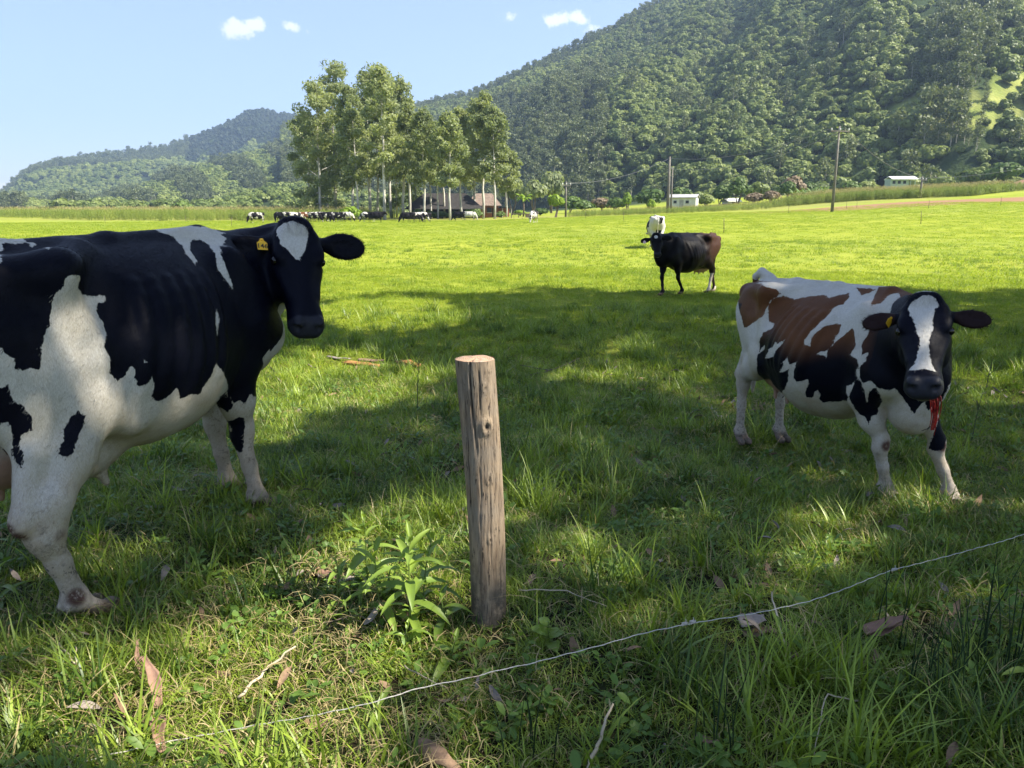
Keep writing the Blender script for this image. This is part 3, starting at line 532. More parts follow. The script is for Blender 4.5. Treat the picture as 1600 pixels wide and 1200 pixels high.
def eucmini(name,seed,mat):
    rng=np.random.default_rng(seed); C=[];O=[]
    for i in range(13):
        z=rng.uniform(.9,3.0); r=.55*(1-((z-1.9)/1.5)**2)+.12; a=rng.uniform(0,6.28); c=np.array([math.cos(a)*r*.7,math.sin(a)*r*.7,z]); k=30; d=fib(k,rng); C.append(c+d*np.array([.42,.42,.34])*rng.uniform(.5,1.05,(k,1))); O.append(d)
    V,F,t=leafcloud(np.concatenate(C),.13,rng,up=.1,outward=np.concatenate(O),ow=.4,aspect=.6)
    m=MB(); m.tube([(0,0,-.1),(.02,0,1.2),(0,.03,2.6)],[.045,.035,.015],5); b=len(V); me=mesh_np(name,np.concatenate([V,np.array(m.V)]),F.tolist()+[tuple(b+i for i in f) for f in m.F],[mat,BARK],False,dict(tint=np.concatenate([t,np.zeros(len(m.V))])))
    for p in list(me.polygons)[len(F):]: p.material_index=1
    return me
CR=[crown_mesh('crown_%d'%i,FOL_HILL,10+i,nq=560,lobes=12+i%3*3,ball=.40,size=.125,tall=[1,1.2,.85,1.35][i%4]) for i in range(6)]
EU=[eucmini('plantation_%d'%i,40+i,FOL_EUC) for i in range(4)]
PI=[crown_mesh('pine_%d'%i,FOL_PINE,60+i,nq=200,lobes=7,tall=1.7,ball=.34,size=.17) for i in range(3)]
def forest(name,label,H_,n,rad,fn,rng):
    az,r,P=H_.trees(n,rng=rng); idx,sc_=fn(az,r,rng); P[:,2]-=.08*sc_
    scatter(name,P,rng.uniform(0,6.28,len(P)),sc_*rad*np.clip(rng.normal(1,.22,len(P)),.55,1.7),idx,CR+EU+PI,label=label,cat='woodland')
rg=np.random.default_rng(3)
def fr(az,r,rng):
    idx=rng.integers(0,6,len(az)); sc_=np.ones(len(az)); t=(r-HR.foot(az))/(HR.rc(az)-HR.foot(az))
    euc=((az>-16)&(az<6.6)&(t<.55)&(np.sin(az*3)+t*2.2<1.9))|((np.abs(az-28.6)<1.7)&(t>.05)&(t<.30))|(rng.uniform(0,1,len(az))<.035)|((t>.93)&(az<12)&(rng.uniform(0,1,len(az))<.45))
    idx=np.where(euc,rng.integers(6,10,len(az)),idx); sc_=np.where(euc,.95,sc_); sc_*=1.08-.30*np.clip(t,0,1)
    # gaps: shaded gullies keep fewer, lower trees
    gap=np.sin(az*.9+r*.021)+np.sin(az*.5-r*.034+2); sc_=sc_*(1-.5*sst(1.0,1.7,gap))*(1+.25*sst(.6,1.5,np.sin(az*1.9+r*.05))); return idx,sc_
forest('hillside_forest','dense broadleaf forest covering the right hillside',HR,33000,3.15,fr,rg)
def fl(az,r,rng):
    t=(r-HL.foot(az))/(HL.rc(az)-HL.foot(az)); pine=(az>-22)&(t>.55+.05*np.sin(az*2)); return np.where(pine,rng.integers(10,13,len(az)),np.where((t>.62)&(t<.98),rng.integers(6,10,len(az)),rng.integers(0,6,len(az)))),np.where(pine,.85,np.where((t>.62),.72,1.))
forest('ridge_forest','blue green forest along the far left ridge',HL,15000,5.8,fl,rg)
def fs(az,r,rng): return np.where(np.sin(az*1.7+r*.01)>.1,rng.integers(6,10,len(az)),rng.integers(0,6,len(az))),np.where(np.sin(az*1.7+r*.01)>.1,.75,1.)
forest('spur_forest','eucalyptus and mixed woods on the left spur',HS,7500,4.4,fs,rg)
SB=[crown_mesh('scrub_%d'%i,FOL_SCRUB,80+i,nq=260,tall=.8) for i in range(4)]
az,r,P=HK.trees(900,rng=rg); scatter('scrub_wood','' and 0 or P,rg.uniform(0,6.28,len(P)),rg.uniform(1.8,4.6,len(P)),rg.integers(0,4,len(P)),SB,label='pale green scrub wood on the low knoll',cat='woodland')
# ---------------------------------------------------------------- standing trees
def at_ground(u,depth):
    """point of the ground below photo column u at a distance"""
    x,y,_=pix(u,330,depth); return np.array([x,y,float(ground(x,y))])
FOL_GUM=foliage('gum_tree_leaves',(.14,.175,.085),(.31,.345,.165),trans=.42,wscale=.12,vary=.35)
BARKW=plain('white_gum_bark',(.46,.43,.38),.8,.45,.6)
def gum_tree(loc,H,W,label,group,seed,low=.28,mat=None,dens=1.,leaf=.27,lean=0.,rec=False):
    """tall eucalyptus: trunk with rising limbs, open crown of many leaf clumps"""
    rng=np.random.default_rng(seed); mat=mat or FOL_GUM; m=MB()
    n=9; zz=np.linspace(0,1,n); bx=np.cumsum(rng.normal(0,.0055,n))*H+lean*zz*H; by=np.cumsum(rng.normal(0,.005,n))*H
    pts=np.stack([bx-bx[0],by-by[0],zz*H*.93],1); pts[0,2]=-.3; rad=H*.0105*(1-zz*.88)+.02; m.tube(pts,rad,7)
    C=[];O=[];f=lambda t:np.array([np.interp(t,zz,pts[:,k]) for k in range(3)])
    nb=int(15*dens)+3; ph=rng.uniform(0,6)
    for i in range(nb):
        t=low+(.97-low)*((i+rng.uniform(0,.8))/nb); p=f(t); a=ph+i*2.4+rng.normal(0,.3)
        prof=math.sin(math.pi*min(1,(t-low+.16)/(1.14-low)))**.7; L=W*.5*prof*rng.uniform(.55,1.1)
        up=rng.uniform(.25,1.0)*(1-.3*t)-(.5 if t<low+.2 else 0); q=p+np.array([math.cos(a)*L,math.sin(a)*L,L*up]); mid=p*.5+q*.5+np.array([0,0,-.06*L])
        r0=H*.0045*(1.15-t); m.tube([p,mid,q],[r0,r0*.7,r0*.35],4,False)
        for k in range(rng.integers(3,6)):
            w=rng.uniform(.35,1.1); c=p*(1-w)+q*w+rng.normal(0,.10*W*.5,3)*np.array([1,1,.8]); rr=rng.uniform(.65,1.25)*W*.105+.25
            kk=int(50*dens*(rr/.9)**1.4)+8; d=fib(kk,rng); sh=np.array([1,1,.72])*rr; C.append(c+d*sh*rng.uniform(.35,1.05,(kk,1))**.7); O.append(d)
    for k in range(4):
        c=f(1)+rng.normal(0,.05*W,3)+np.array([0,0,-.01*H*k]); kk=int(40*dens); d=fib(kk,rng); C.append(c+d*W*.12*rng.uniform(.4,1.05,(kk,1))); O.append(d)
    C=np.concatenate(C); O=np.concatenate(O); V,F,t=leafcloud(C,leaf,rng,up=.15,outward=O,ow=.35,aspect=.42,droop=.4)
    root=bpy.data.objects.new('gum_tree',None); COL.objects.link(root); root.location=[float(x) for x in loc]; root.rotation_euler=(0,0,float(rng.uniform(0,6.28)) if rec else 0)
    tag(root,label,'tree',group); m.add('trunk',BARKW if mat is FOL_GUM else BARK,root,True); add('crown',mesh_np('gum_crown',V,F,[mat],False,dict(tint=t)),root)
    return root
def copy_tree(root,loc,s,rz,label):
    r=root.copy(); COL.objects.link(r); r.location=[float(x) for x in loc]; r.scale=(s,)*3; r.rotation_euler=(0,0,rz); r['label']=label
    for c in root.children: d=c.copy(); COL.objects.link(d); d.parent=r
    return r
# grove of gum trees: base column, distance, row of the top, crown width in photo pixels
G='gum trees of the grove in the pasture'
grove=[(500,131,118,74,.10,'broad leftmost gum tree of the grove, leaning over the corn'),(528,138,88,80,.22,'tallest gum tree at the left end of the grove'),(549,127,128,62,.25,'gum tree above the yellow green bush'),
(561,122,160,52,.38,'slim gum tree with a bare lower stem just right of the yellow bush'),(578,134,97,68,.30,'gum tree second from the left among the tallest'),(589,141,140,50,.34,'gum tree behind the pair of standing cattle'),
(601,118,92,60,.34,'gum tree with the thick white trunk in front of the grove'),(612,139,110,60,.30,'gum tree with a feathery top in the middle of the grove'),(630,130,112,58,.32,'gum tree with twin white stems left of the shed'),(640,124,150,46,.36,'shorter gum tree at the left wall of the shed'),
(663,119,166,58,.36,'white stemmed gum tree in front of the dark shed'),(674,133,190,44,.42,'thin gum tree before the middle of the shed'),(684,128,205,40,.45,'thinnest gum tree before the shed roof'),(694,136,176,46,.38,'gum tree behind the shed centre'),
(703,114,170,54,.34,'gum tree with the dark stem nearest the camera'),(722,130,160,48,.35,'gum tree at the right end of the shed'),(741,143,150,50,.30,'gum tree behind the tiled roof'),(755,128,138,56,.36,'gum tree with paired stems at the tiled house'),
(773,124,160,56,.36,'rightmost tall gum tree with a clean white stem'),(791,138,228,40,.40,'low gum tree right of the porch'),(484,142,168,62,.06,'dark bushy gum tree on the left edge of the grove'),(513,146,175,60,.08,'low dark gum tree within the left of the grove'),
(650,147,200,60,.15,'full gum tree behind the shed roof'),(620,150,180,60,.12,'full gum tree at the back of the grove')]
for i,(u,D,vt,w,low,lab) in enumerate(grove):
    p=at_ground(u,D); top=pix(u,vt,D)[2]; gum_tree(p,(top-p[2])*.985,w*D/FPX*1.12,lab,G,100+i,low,dens=1.25)
FOL_TREE=foliage('broad_tree_leaves',(.045,.085,.016),(.12,.18,.035),trans=.25,wscale=.2,vary=.5)
FOL_LIME=foliage('lime_bush_leaves',(.12,.20,.015),(.24,.33,.03),trans=.3,wscale=.3,vary=.3)
FOL_RUST=foliage('dry_bush_leaves',(.13,.10,.06),(.26,.19,.11),trans=.2,wscale=.3,vary=.4)
def bush(u,D,w,h,label,mat,seed,group=None,cat='bush',name='bush',nq=420,stem=0.,dz=0.):
    p=at_ground(u,D); W=w*D/FPX; Hh=h*D/FPX
    root=bpy.data.objects.new(name,None); COL.objects.link(root); root.location=[float(p[0]),float(p[1]),float(p[2])+dz]; tag(root,label,cat,group)
    m=MB(); rng=random.Random(seed)
    for k in range(3 if stem<.3 else 2): m.tube([(rng.uniform(-.1,.1),0,-.2),(rng.uniform(-.15,.15)*W,rng.uniform(-.1,.1)*W,Hh*max(stem,.3)),(rng.uniform(-.3,.3)*W,rng.uniform(-.2,.2)*W,Hh*.8)],[.02*Hh+.03,.016*Hh+.02,.01*Hh],5)
    m.add('stem',BARKD,root)
    c=add('leaves',crown_mesh('bush_leaves',mat,seed,nq=nq*2,size=.10,lobes=16,tall=.9,ball=.36,core=.72),root,scale=(W*.52,W*.52,Hh*(1-stem)/1.35)); c.location=(0,0,Hh*stem-.05)
    return root
GB='bushes along the foot of the hill'
bl=[(546,112,46,26,'yellow green bush under the grove of gum trees',FOL_LIME,.0),(392,118,34,13,'grey brown bush at the end of the left corn strip',FOL_RUST,0),(424,122,40,12,'low green bush between the corn and the herd',FOL_SCRUB,0),(366,124,26,10,'dull bush beside the left corn strip',FOL_SCRUB,0),
(284,205,38,24,'dark round tree standing behind the left corn',FOL_TREE,.1),(20,190,44,14,'brownish bush at the far left edge of the pasture',FOL_SCRUB,0),(68,185,36,16,'dark bush right of the brownish one at the left edge',FOL_TREE,0),(158,230,14,9,'small yellow green bush left of the corn strip',FOL_LIME,0),
(740,126,30,20,'dense dark bush hiding part of the shed',FOL_TREE,.0),(690,131,34,14,'low dark bush at the middle of the shed',FOL_TREE,0),(672,128,26,15,'dark bush between the two white stems at the shed',FOL_TREE,0),(710,126,26,15,'dark green bush below the dark stemmed gum tree',FOL_TREE,0),(653,130,26,17,'dark bush at the left corner of the shed',FOL_TREE,0),(782,134,22,13,'green bush before the porch of the tiled house',FOL_TREE,0),(835,175,46,60,'round eucalyptus right of the palm',FOL_GUM,.25),(862,185,50,70,'tall round eucalyptus behind the small lone tree',FOL_GUM,.25),(800,178,46,66,'eucalyptus behind the porch',FOL_GUM,.25),(812,150,26,12,'yellow bush at the foot of the palm',FOL_LIME,.0),(845,150,34,14,'bush right of the palm',FOL_TREE,.0),(908,158,52,26,'broad yellow green bush behind the corn',FOL_TREE,.05),(940,165,46,26,'bush with a reddish left side behind the corn',FOL_RUST,.05),
(962,160,44,25,'bright bush left of the white shed',FOL_TREE,.0),(980,150,20,34,'slim light green tree left of the white shed',FOL_LIME,.15),(1013,170,60,36,'dark tree behind the tall pole and white shed',FOL_TREE,.05),(1016,150,18,22,'yellow bush before the white shed',FOL_LIME,.0),(1102,158,34,24,'pale bush right of the white shed',FOL_SCRUB,.0),
(1124,164,36,32,'light green tree above the small roof',FOL_TREE,.1),(1152,160,46,42,'dark spreading tree above the small roof',FOL_TREE,.2),(1182,165,44,34,'light topped bush beside the spreading tree',FOL_SCRUB,.05),(1176,150,38,20,'brown tinged bush in the row right of the small roof',FOL_RUST,.0),(1204,148,34,22,'brownish bush before the banana plants',FOL_RUST,.0),
(1236,160,44,38,'tree with a bronze crown behind the banana plants',FOL_RUST,.15),(1228,155,34,34,'green tree left of the bronze crown',FOL_TREE,.1),(1262,170,36,30,'dark bush behind the crossbar pole',FOL_TREE,.0),(1325,165,46,26,'dark spreading bush left of the pale green house',FOL_TREE,.1),(1350,172,48,24,'yellowish bush before the pale green house',FOL_SCRUB,.05),
(868,118,34,40,'small round tree standing alone by the corn',FOL_LIME,.30),(1466,185,40,26,'bush on the slope right of the pale green house',FOL_SCRUB,.0),(1510,190,54,34,'light green tree on the slope at the right',FOL_SCRUB,.1),(1560,185,60,44,'full tree on the slope near the right edge',FOL_TREE,.1),(1530,150,30,9,'low green scrub beside the ploughed strip',FOL_TREE,.0),(1592,150,30,10,'low scrub at the right edge of the ploughed strip',FOL_TREE,.0),(890,168,50,30,'tree left of the broad yellow green bush',FOL_TREE,.1),(1060,185,50,34,'tree behind the white shed roof',FOL_TREE,.1)]
for i,(u,D,w,h,lab,mt,st) in enumerate(bl): bush(u,D,w,h,lab,mt,300+i,GB if D>140 else None,cat='tree' if 'tree' in lab and 'bush' not in lab else 'bush',name='small_tree' if 'tree' in lab and 'bush' not in lab else 'bush',stem=st)
# palm and bananas
def fronds(n,L,w,rng,droop,leaflets=True,up=.6):
    V=[];F=[]
    for i in range(n):
        a=i*2.399+rng.uniform(-.2,.2); u0=up+rng.uniform(-.35,.35); d=np.array([math.cos(a),math.sin(a)]); prev=None
        for k in range(7):
            t=k/6; h=u0*L*t-droop*L*t*t; r=L*t*.8; c=np.array([d[0]*r,d[1]*r,h]); wd=w*math.sin(math.pi*min(1,t*.9+.08)); s=np.array([-d[1],d[0],0])*wd; dn=np.array([0,0,-wd*.5])
            row=[c-s+dn,c,c+s+dn]
            b=len(V); V+=row
            if prev is not None: F+=[(prev,prev+1,b+1,b),(prev+1,prev+2,b+2,b+1)]
            prev=b
    return np.array(V),F
rgp=np.random.default_rng(5)
p=at_ground(818,140); root=bpy.data.objects.new('palm_tree',None); COL.objects.link(root); root.location=p.tolist(); tag(root,'small feathery palm standing right of the tiled house','palm')
MB().tube([(0,0,-.2),(.05,0,1.5),(.0,.05,3.0)],[.16,.13,.11],7).add('trunk',BARKD,root,True)
V,F=fronds(22,2.2,.22,rgp,.75,up=.9); V[:,2]+=3.0; add('crown',mesh_np('palm_fronds',V,F,[FOL_LIME],False,dict(tint=rgp.uniform(0,.5,len(V)))),root)
GBN='banana plants in the row'
GLAB=['leftmost banana plant in the row before the bronze crowned tree','banana plant second from the left in the row','tall banana plant third from the left in the row','banana plant third from the right in the row','banana plant second from the right in the row','rightmost banana plant, nearest the crossbar pole']
for i,u in enumerate((1240,1250,1259,1268,1277,1287)):
    p=at_ground(u,146+(i%3)*3); root=bpy.data.objects.new('banana_plant',None); COL.objects.link(root); root.location=p.tolist(); tag(root,GLAB[i],'banana plant',GBN)
    MB().tube([(0,0,-.2),(0,0,1.2)],[.12,.09],6).add('stem',FOL_TREE,root); V,F=fronds(8,1.8,.28,rgp,.6,up=1.0); V[:,2]+=1.1; add('leaves',mesh_np('banana_leaves',V,F,[FOL_TREE],True,dict(tint=rgp.uniform(.2,.6,len(V)))),root)
# corn
FOL_CORN=foliage('corn_leaves',(.12,.18,.03),(.27,.31,.07),(.46,.38,.19),trans=.3,wscale=.15,vary=.4)
def corn(seed):
    rng=np.random.default_rng(seed); V=[];F=[];T=[]
    for k in range(4):
        ox,oy=rng.uniform(-.45,.45,2); H=rng.uniform(1.7,2.2)
        m=MB().tube([(ox,oy,0),(ox,oy,H)],[.02,.012],4,False); b=len(V); V+=m.V; F+=[tuple(b+i for i in f) for f in m.F]; T+=[.3]*len(m.V)
        for j in range(8):
            z=H*(.15+.09*j); a=rng.uniform(0,6.28); L=rng.uniform(.45,.75); d=np.array([math.cos(a),math.sin(a)]); s=np.array([-d[1],d[0],0])*.045; b=len(V)
            for t in (0,.35,.7,1.): c=np.array([ox+d[0]*L*t,oy+d[1]*L*t,z+L*(.9*t-1.1*t*t)]); V+=[c-s*(1-t*.8),c+s*(1-t*.8)]
            F+=[(b+2*q,b+2*q+1,b+2*q+3,b+2*q+2) for q in range(3)]; T+=[rng.uniform(.1,.85)*(1.0 if z<H*.4 else .7)]*8
        b=len(V); 
        for j in range(5): a=rng.uniform(0,6.28); V+=[(ox-.01,oy,H),(ox+.01,oy,H),(ox+math.cos(a)*.1,oy+math.sin(a)*.1,H+.28)]; F+=[(b+3*j,b+3*j+1,b+3*j+2)]; T+=[.95]*3
    return mesh_np('corn_%d'%seed,np.array(V,float),F,[FOL_CORN],False,dict(tint=T))
CN=[corn(i) for i in range(5)]
def corn_field(name,label,poly,n,s=1.):
    poly=np.array(poly); lo,hi=poly.min(0),poly.max(0); P=RNG.uniform(lo,hi,(n,2)); P[:,1]=np.round(P[:,1]/.9)*.9+RNG.normal(0,.06,n); P=P[polysd(P,poly)>0]
    Z=ground(P[:,0],P[:,1]); scatter(name,np.column_stack([P,Z]),RNG.uniform(0,6.28,len(P)),RNG.uniform(.8,1.1,len(P))*s,RNG.integers(0,5,len(P)),CN,label=label,cat='corn')
corn_field('corn_strip','ripening corn strip along the left edge of the pasture',[(-150,215),(-118,168),(-60,112),(-42,107),(-28,106),(-24,112),(-20,150),(-60,215)],6000,.85)
corn_field('corn_belt','belt of corn beyond the pasture in the centre and right',[(8,119),(22,117),(70,133),(78,150),(12,135)],4200,.44)
corn_field('corn_patch','corn patch on the slope below the pale green house',[(42,128),(70,120),(92,140),(60,150)],3500,.8)
# ---------------------------------------------------------------- buildings
WALLW=plain('white_render',(.55,.55,.53),.85,.12,1.5); ROOFG=plain('grey_sheet_roof',(.33,.32,.31),.6,.25,2); TILE=plain('weathered_tile',(.17,.125,.10),.85,.35,2.5); DARKW=plain('dark_timber',(.030,.024,.020),.85,.4,3); BRICK=plain('red_brick',(.28,.11,.07),.9,.3,4); GREENW=plain('pale_green_wall',(.33,.40,.35),.85,.1,1.2); DGLASS=plain('dark_glass',(.02,.025,.03),.15,.1,1); WHITEM=plain('white_sheet_roof',(.75,.75,.74),.5,.08,1); DROOF=plain('dark_thatch',(.026,.023,.022),.95,.4,3)
def gable(mb_w,mb_r,x0,x1,y0,y1,h,rh,over=.5,hip=0.,th=.12):
    """walls and two roof slopes, ridge along x"""
    ym=(y0+y1)/2
    for s,ye in ((-1,y0-over),(1,y1+over)):
        sl=rh/((y1-y0)/2); e=h-over*sl
        a=[(x0-over,ye,e),(x1+over,ye,e),(x1+over-hip,ym,h+rh),(x0-over+hip,ym,h+rh)]; b=[(p[0],p[1],p[2]+th) for p in a]
        mb_r.quads(a+b,[(0,1,2,3)[::s],(4,5,6,7)[::-s],(0,1,5,4),(1,2,6,5),(2,3,7,6),(3,0,4,7)])
    if hip:
        for xe,xr in ((x0-over,x0-over+hip),(x1+over,x1+over-hip)):
            sl=rh/((y1-y0)/2); e=h-over*sl; mb_r.quads([(xe,y0-over,e),(xe,y1+over,e),(xr,ym,h+rh),(xe,y0-over,e+th),(xe,y1+over,e+th),(xr,ym,h+rh+th)],[(0,1,2),(3,5,4),(0,3,4,1)])
def root_at(name,u,D,rz,label,cat):
    p=at_ground(u,D); r=bpy.data.objects.new(name,None); COL.objects.link(r); r.location=p.tolist(); r.rotation_euler=(0,0,rz); return tag(r,label,cat)
# long dark open shed
r=root_at('open_shed',705,140,.06,'long dark open sided cattle shed behind the gum trees','shed'); r.scale=(1,1,.82)
rf=MB(); gable(None,rf,-7.4,5.2,-4.5,4.5,2.3,2.9,.7,3.2); rf.add('roof',DROOF,r)
for i,x in enumerate(np.linspace(-7.2,5.0,8)):
    MB().box((x,-4.5,1.1),(.24,.24,2.5)).add('post',DARKW,r); MB().box((x,4.5,1.1),(.24,.24,2.5)).add('post',DARKW,r)
for z in (.5,1.05,1.5): MB().box((-1.1,-4.52,z),(12.4,.06,.12)).add('rail',DARKW,r)
MB().box((-1.1,3.9,1.1),(12.3,.15,2.4)).add('back_wall',DARKW,r)
r=root_at('tiled_house',762,146,.1,'brick house with a weathered brown tiled roof beside the dark shed','house'); r.scale=(.95,.95,.85)
rf=MB(); gable(None,rf,-3.6,1.9,-3.2,3.2,2.9,2.2,.6,1.6)
ro=rf.add('roof',TILE,r)
wl=MB(); wl.box((-.85,-3.0,1.4),(5.4,.2,2.9)).box((-.85,3.0,1.4),(5.4,.2,2.9)).box((-3.5,0,1.4),(.2,5.8,2.9)).box((1.8,0,1.4),(.2,5.8,2.9)).add('wall',BRICK,r)
for x in (-2.2,.1): 
    w=MB().box((x,-3.13,1.6),(.9,.06,1.0)).add('window',DGLASS,r); MB().box((x,-3.17,1.06),(1.1,.1,.1)).add('sill',WALLW,w)
MB().box((1.1,-3.13,1.05),(.85,.06,2.0)).add('door',DARKW,r)
pr=MB(); pr.quads([(2.0,-3.4,2.25),(4.6,-3.4,2.0),(4.6,2.6,2.0),(2.0,2.6,2.25),(2.0,-3.4,2.35),(4.6,-3.4,2.1),(4.6,2.6,2.1),(2.0,2.6,2.35)],[(3,2,1,0),(4,5,6,7),(0,1,5,4),(1,2,6,5),(2,3,7,6)]); pr.add('porch_roof',DROOF,r)
for x in (2.7,3.6,4.45): MB().box((x,-3.2,1.0),(.16,.16,2.1)).add('porch_post',BARK,r)
MB().box((3.3,2.4,1.0),(2.5,.12,2.1)).add('porch_wall',BRICK,r)
r=root_at('white_shed',1068,150,-.35,'small white shed with a grey roof behind the corn','shed')
rf=MB(); gable(None,rf,-2.6,2.5,-2.2,2.2,2.15,.55,.25); rf.add('roof',ROOFG,r)
MB().box((0,0,1.0),(5.0,4.2,2.3)).add('wall',WALLW,r)
for x in (-1.4,.9):
    w=MB().box((x,-2.12,1.35),(.6,.06,.5)).add('window',DGLASS,r); MB().box((x,-2.15,1.06),(.7,.08,.06)).add('sill',ROOFG,w)
MB().box((-.2,-2.12,.85),(.8,.05,1.7)).add('door',ROOFG,r)
r=root_at('low_hut',1141,165,.2,'low hut showing only its pale roof above the corn','hut'); r.location.z-=.75
rf=MB(); gable(None,rf,-1.5,1.5,-1.4,1.4,1.2,.55,.25); rf.add('roof',WALLW,r); MB().box((0,0,.5),(2.8,2.6,1.3)).add('wall',WALLW,r)
MB().box((0,-1.32,.6),(.7,.05,1.1)).add('door',DARKW,r)
r=root_at('green_house',1400,165,-.1,'pale green house with a bright white roof on the slope','house'); r.location.z+=1.2; r.scale=(.82,.82,.82)
rf=MB(); gable(None,rf,-2.2,3.0,-2.4,2.4,2.2,.6,.6); rf.add('roof',WHITEM,r)
MB().box((-.6,0,.6),(4.6,4.0,3.2)).add('wall',GREENW,r)
for x in (-2.0,-.7,.6): 
    w=MB().box((x,-2.03,1.35),(.7,.06,.8)).add('window',DGLASS,r); MB().box((x,-2.06,.92),(.8,.08,.06)).add('sill',WHITEM,w)
for x in (2.0,3.1): MB().box((x,-2.2,.8),(.16,.16,2.8)).add('post',GREENW,r)
MB().box((2.2,1.9,.6),(1.6,.12,3.2)).add('back_wall',DARKW,r)
# feed trough rail near the palm
r=root_at('cattle_rail',813,128,.0,'low wooden rail standing before the palm','rail')
MB().box((0,0,.62),(3.2,.09,.12)).add('rail',BARKD,r); MB().box((1.3,.2,.3),(.7,.5,.6)).add('trough',BARKD,r)
for x in (-1.5,-.3,.9): MB().box((x,.04,.3),(.12,.1,.75)).add('post',BARKD,r)
# dirt heap on the right
p=at_ground(1585,150); rg2=np.random.default_rng(9); n=24; g=np.linspace(-1,1,n); X,Y=np.meshgrid(g,g,indexing='ij'); rr=np.hypot(X,Y)
Z=np.clip(1-rr,0,1)*1.3*(1+.35*np.sin(X*7)*np.cos(Y*5))+rg2.normal(0,.05,X.shape)*(rr<.95)-.15
i=np.arange(n-1)[:,None]*n; j=np.arange(n-1)[None]; F=np.stack([i+j,i+n+j,i+n+j+1,i+j+1],-1).reshape(-1,4)
tag(add('dirt_heap',mesh_np('dirt_heap',np.stack([X*9,Y*4,Z],-1).reshape(-1,3),F,[plain('red_soil',(.24,.12,.08),.95,.3,1.5)],False),loc=p+[0,0,.4]),'long heap of reddish soil on the rise at the right edge','dirt heap')
# ---------------------------------------------------------------- poles and wires
CONC=plain('weathered_pole',(.15,.135,.115),.85,.3,2); STEEL=plain('dull_steel',(.25,.25,.26),.5,.2,3,metal=.6)
GP='electricity poles across the valley'
def pole(u,D,vt,w,label,arm,seed=0,wood=False,up=0):
    p=at_ground(u,D); p[2]+=up; H=pix(u,vt,D)[2]-p[2]; R=w*D/FPX/2
    r=bpy.data.objects.new('electricity_pole',None); COL.objects.link(r); r.location=p.tolist(); r.rotation_euler=(0,0,.25); tag(r,label,'utility pole',GP)
    MB().tube([(0,0,-.4),(0,0,H*.5),(0,0,H)],[R*1.1,R*.9,R*.6],8).add('pole',CONC,r,True)
    if arm:
        MB().box((0,-R,H-.55),(arm,.09,.10)).add('crossarm',CONC,r)
        for x in np.linspace(-arm/2+.1,arm/2-.1,3): MB().tube([(x,-R,H-.48),(x,-R,H-.38),(x,-R,H-.22)],[.05,.09,.04],6).add('insulator',WALLW,r)
    r['top']=[float(p[0]),float(p[1]),float(p[2]+H-.3)]; return p+[0,0,H-.25]
pA=pole(1300,88,200,4.4,'tall crossbar pole rising from the far edge of the pasture',2.4)
pB=pole(1043,122,246,5.,'tall pole in front of the white shed',0); pB2=pole(1048,124,262,3.,'thinner pole close behind the tall pole at the white shed',0)
pC=pole(884,118,284,3.2,'slim crossbar pole at the left end of the corn belt',1.5)
pD=pole(1435,120,276,3.6,'short dark pole right of the pale green house',1.4)
pE=pole(790,160,290,2.,'thin pole right of the gum grove',0)
for u,D,vt,vb,lab in ((1121,330,216,238,'small pale pole among the hillside trees above the white shed'),(1295,320,192,218,'small pale pole on the hillside above the crossbar pole'),(1380,330,180,198,'small pale pole at the foot of the hillside meadow'),(1553,360,140,156,'tiny pale pole on the bright hillside meadow')):
    b=pix(u,vb+40,D); t=pix(u,vt,D); MB().tube([b,(b+t)/2,t],[.28,.24,.18],6).add('electricity_pole',WALLW); tag(COL.objects[-1] if False else bpy.data.objects[[o.name for o in COL.objects if o.name.startswith('electricity_pole')][-1]],lab,'utility pole',GP)
def wire(a,b,sag,label,r=.022):
    t=np.linspace(0,1,14)[:,None]; P=a*(1-t)+b*t; P[:,2]-=(4*t*(1-t)*sag)[:,0]; o=MB().tube(P,r,4,False).add('power_line',STEEL); tag(o,label,'power line','power lines strung between the poles')
wire(pA+[-.9,0,0],pB,1.2,'left power line between the crossbar pole and the tall pole'); wire(pA+[1,0,0],pB2,1.6,'lower power line between the crossbar pole and the thin pole'); wire(pA+[.5,0,0],pD,1.0,'power line running right from the crossbar pole'); wire(pB,pC,1.0,'power line from the tall pole to the slim crossbar pole'); wire(pD,at_ground(1700,110)+[0,0,6],1.,'power line leaving the frame on the right')
# thin electric fence stakes in the pasture
GS='thin fence stakes in the pasture'
sm=MB().tube([(0,0,-.2),(.01,0,.5),(0,.01,1.0)],[.022,.02,.016],5).mesh('fence_stake',BARKD,True)
def stake(u,v0,v1,h=1.0):
    D=h*FPX/(v1-v0); p=at_ground(u,D); o=add('fence_stake',sm,loc=p,scale=(1,1,h),rot=(random.uniform(-.05,.05),random.uniform(-.06,.06),0)); return o
for u,v0,v1,lab in ((1133,350,373,'thin stake right of the black cow rump'),(975,352,366,'thin stake left of the white cow seen from behind'),(915,346,357,'right of two short stakes beyond the lone grazing cow'),(890,346,355,'left of two short stakes beyond the lone grazing cow'),(803,336,347,'left stake of the pair above the lone grazing cow'),(816,337,347,'right stake of the pair above the lone grazing cow'),
 (162,346,358,'stake above the left cow back'),(289,345,356,'stake left of the left cow head beyond its shoulder'),(360,350,364,'stake just left of the left cow ear'),(1232,322,334,'stake on the far edge left of the crossbar pole'),(1322,315,326,'stake just right of the crossbar pole'),(1338,314,325,'second stake right of the crossbar pole'),(1441,308,328,'tall stake on the ploughed strip'),(1450,306,319,'stake right of the tall one on the ploughed strip'),(1562,305,318,'stake near the right end of the ploughed strip'),(1190,326,335,'stake before the brownish bushes')):
    tag(stake(u,v0,v1,.9),lab,'fence stake',GS)
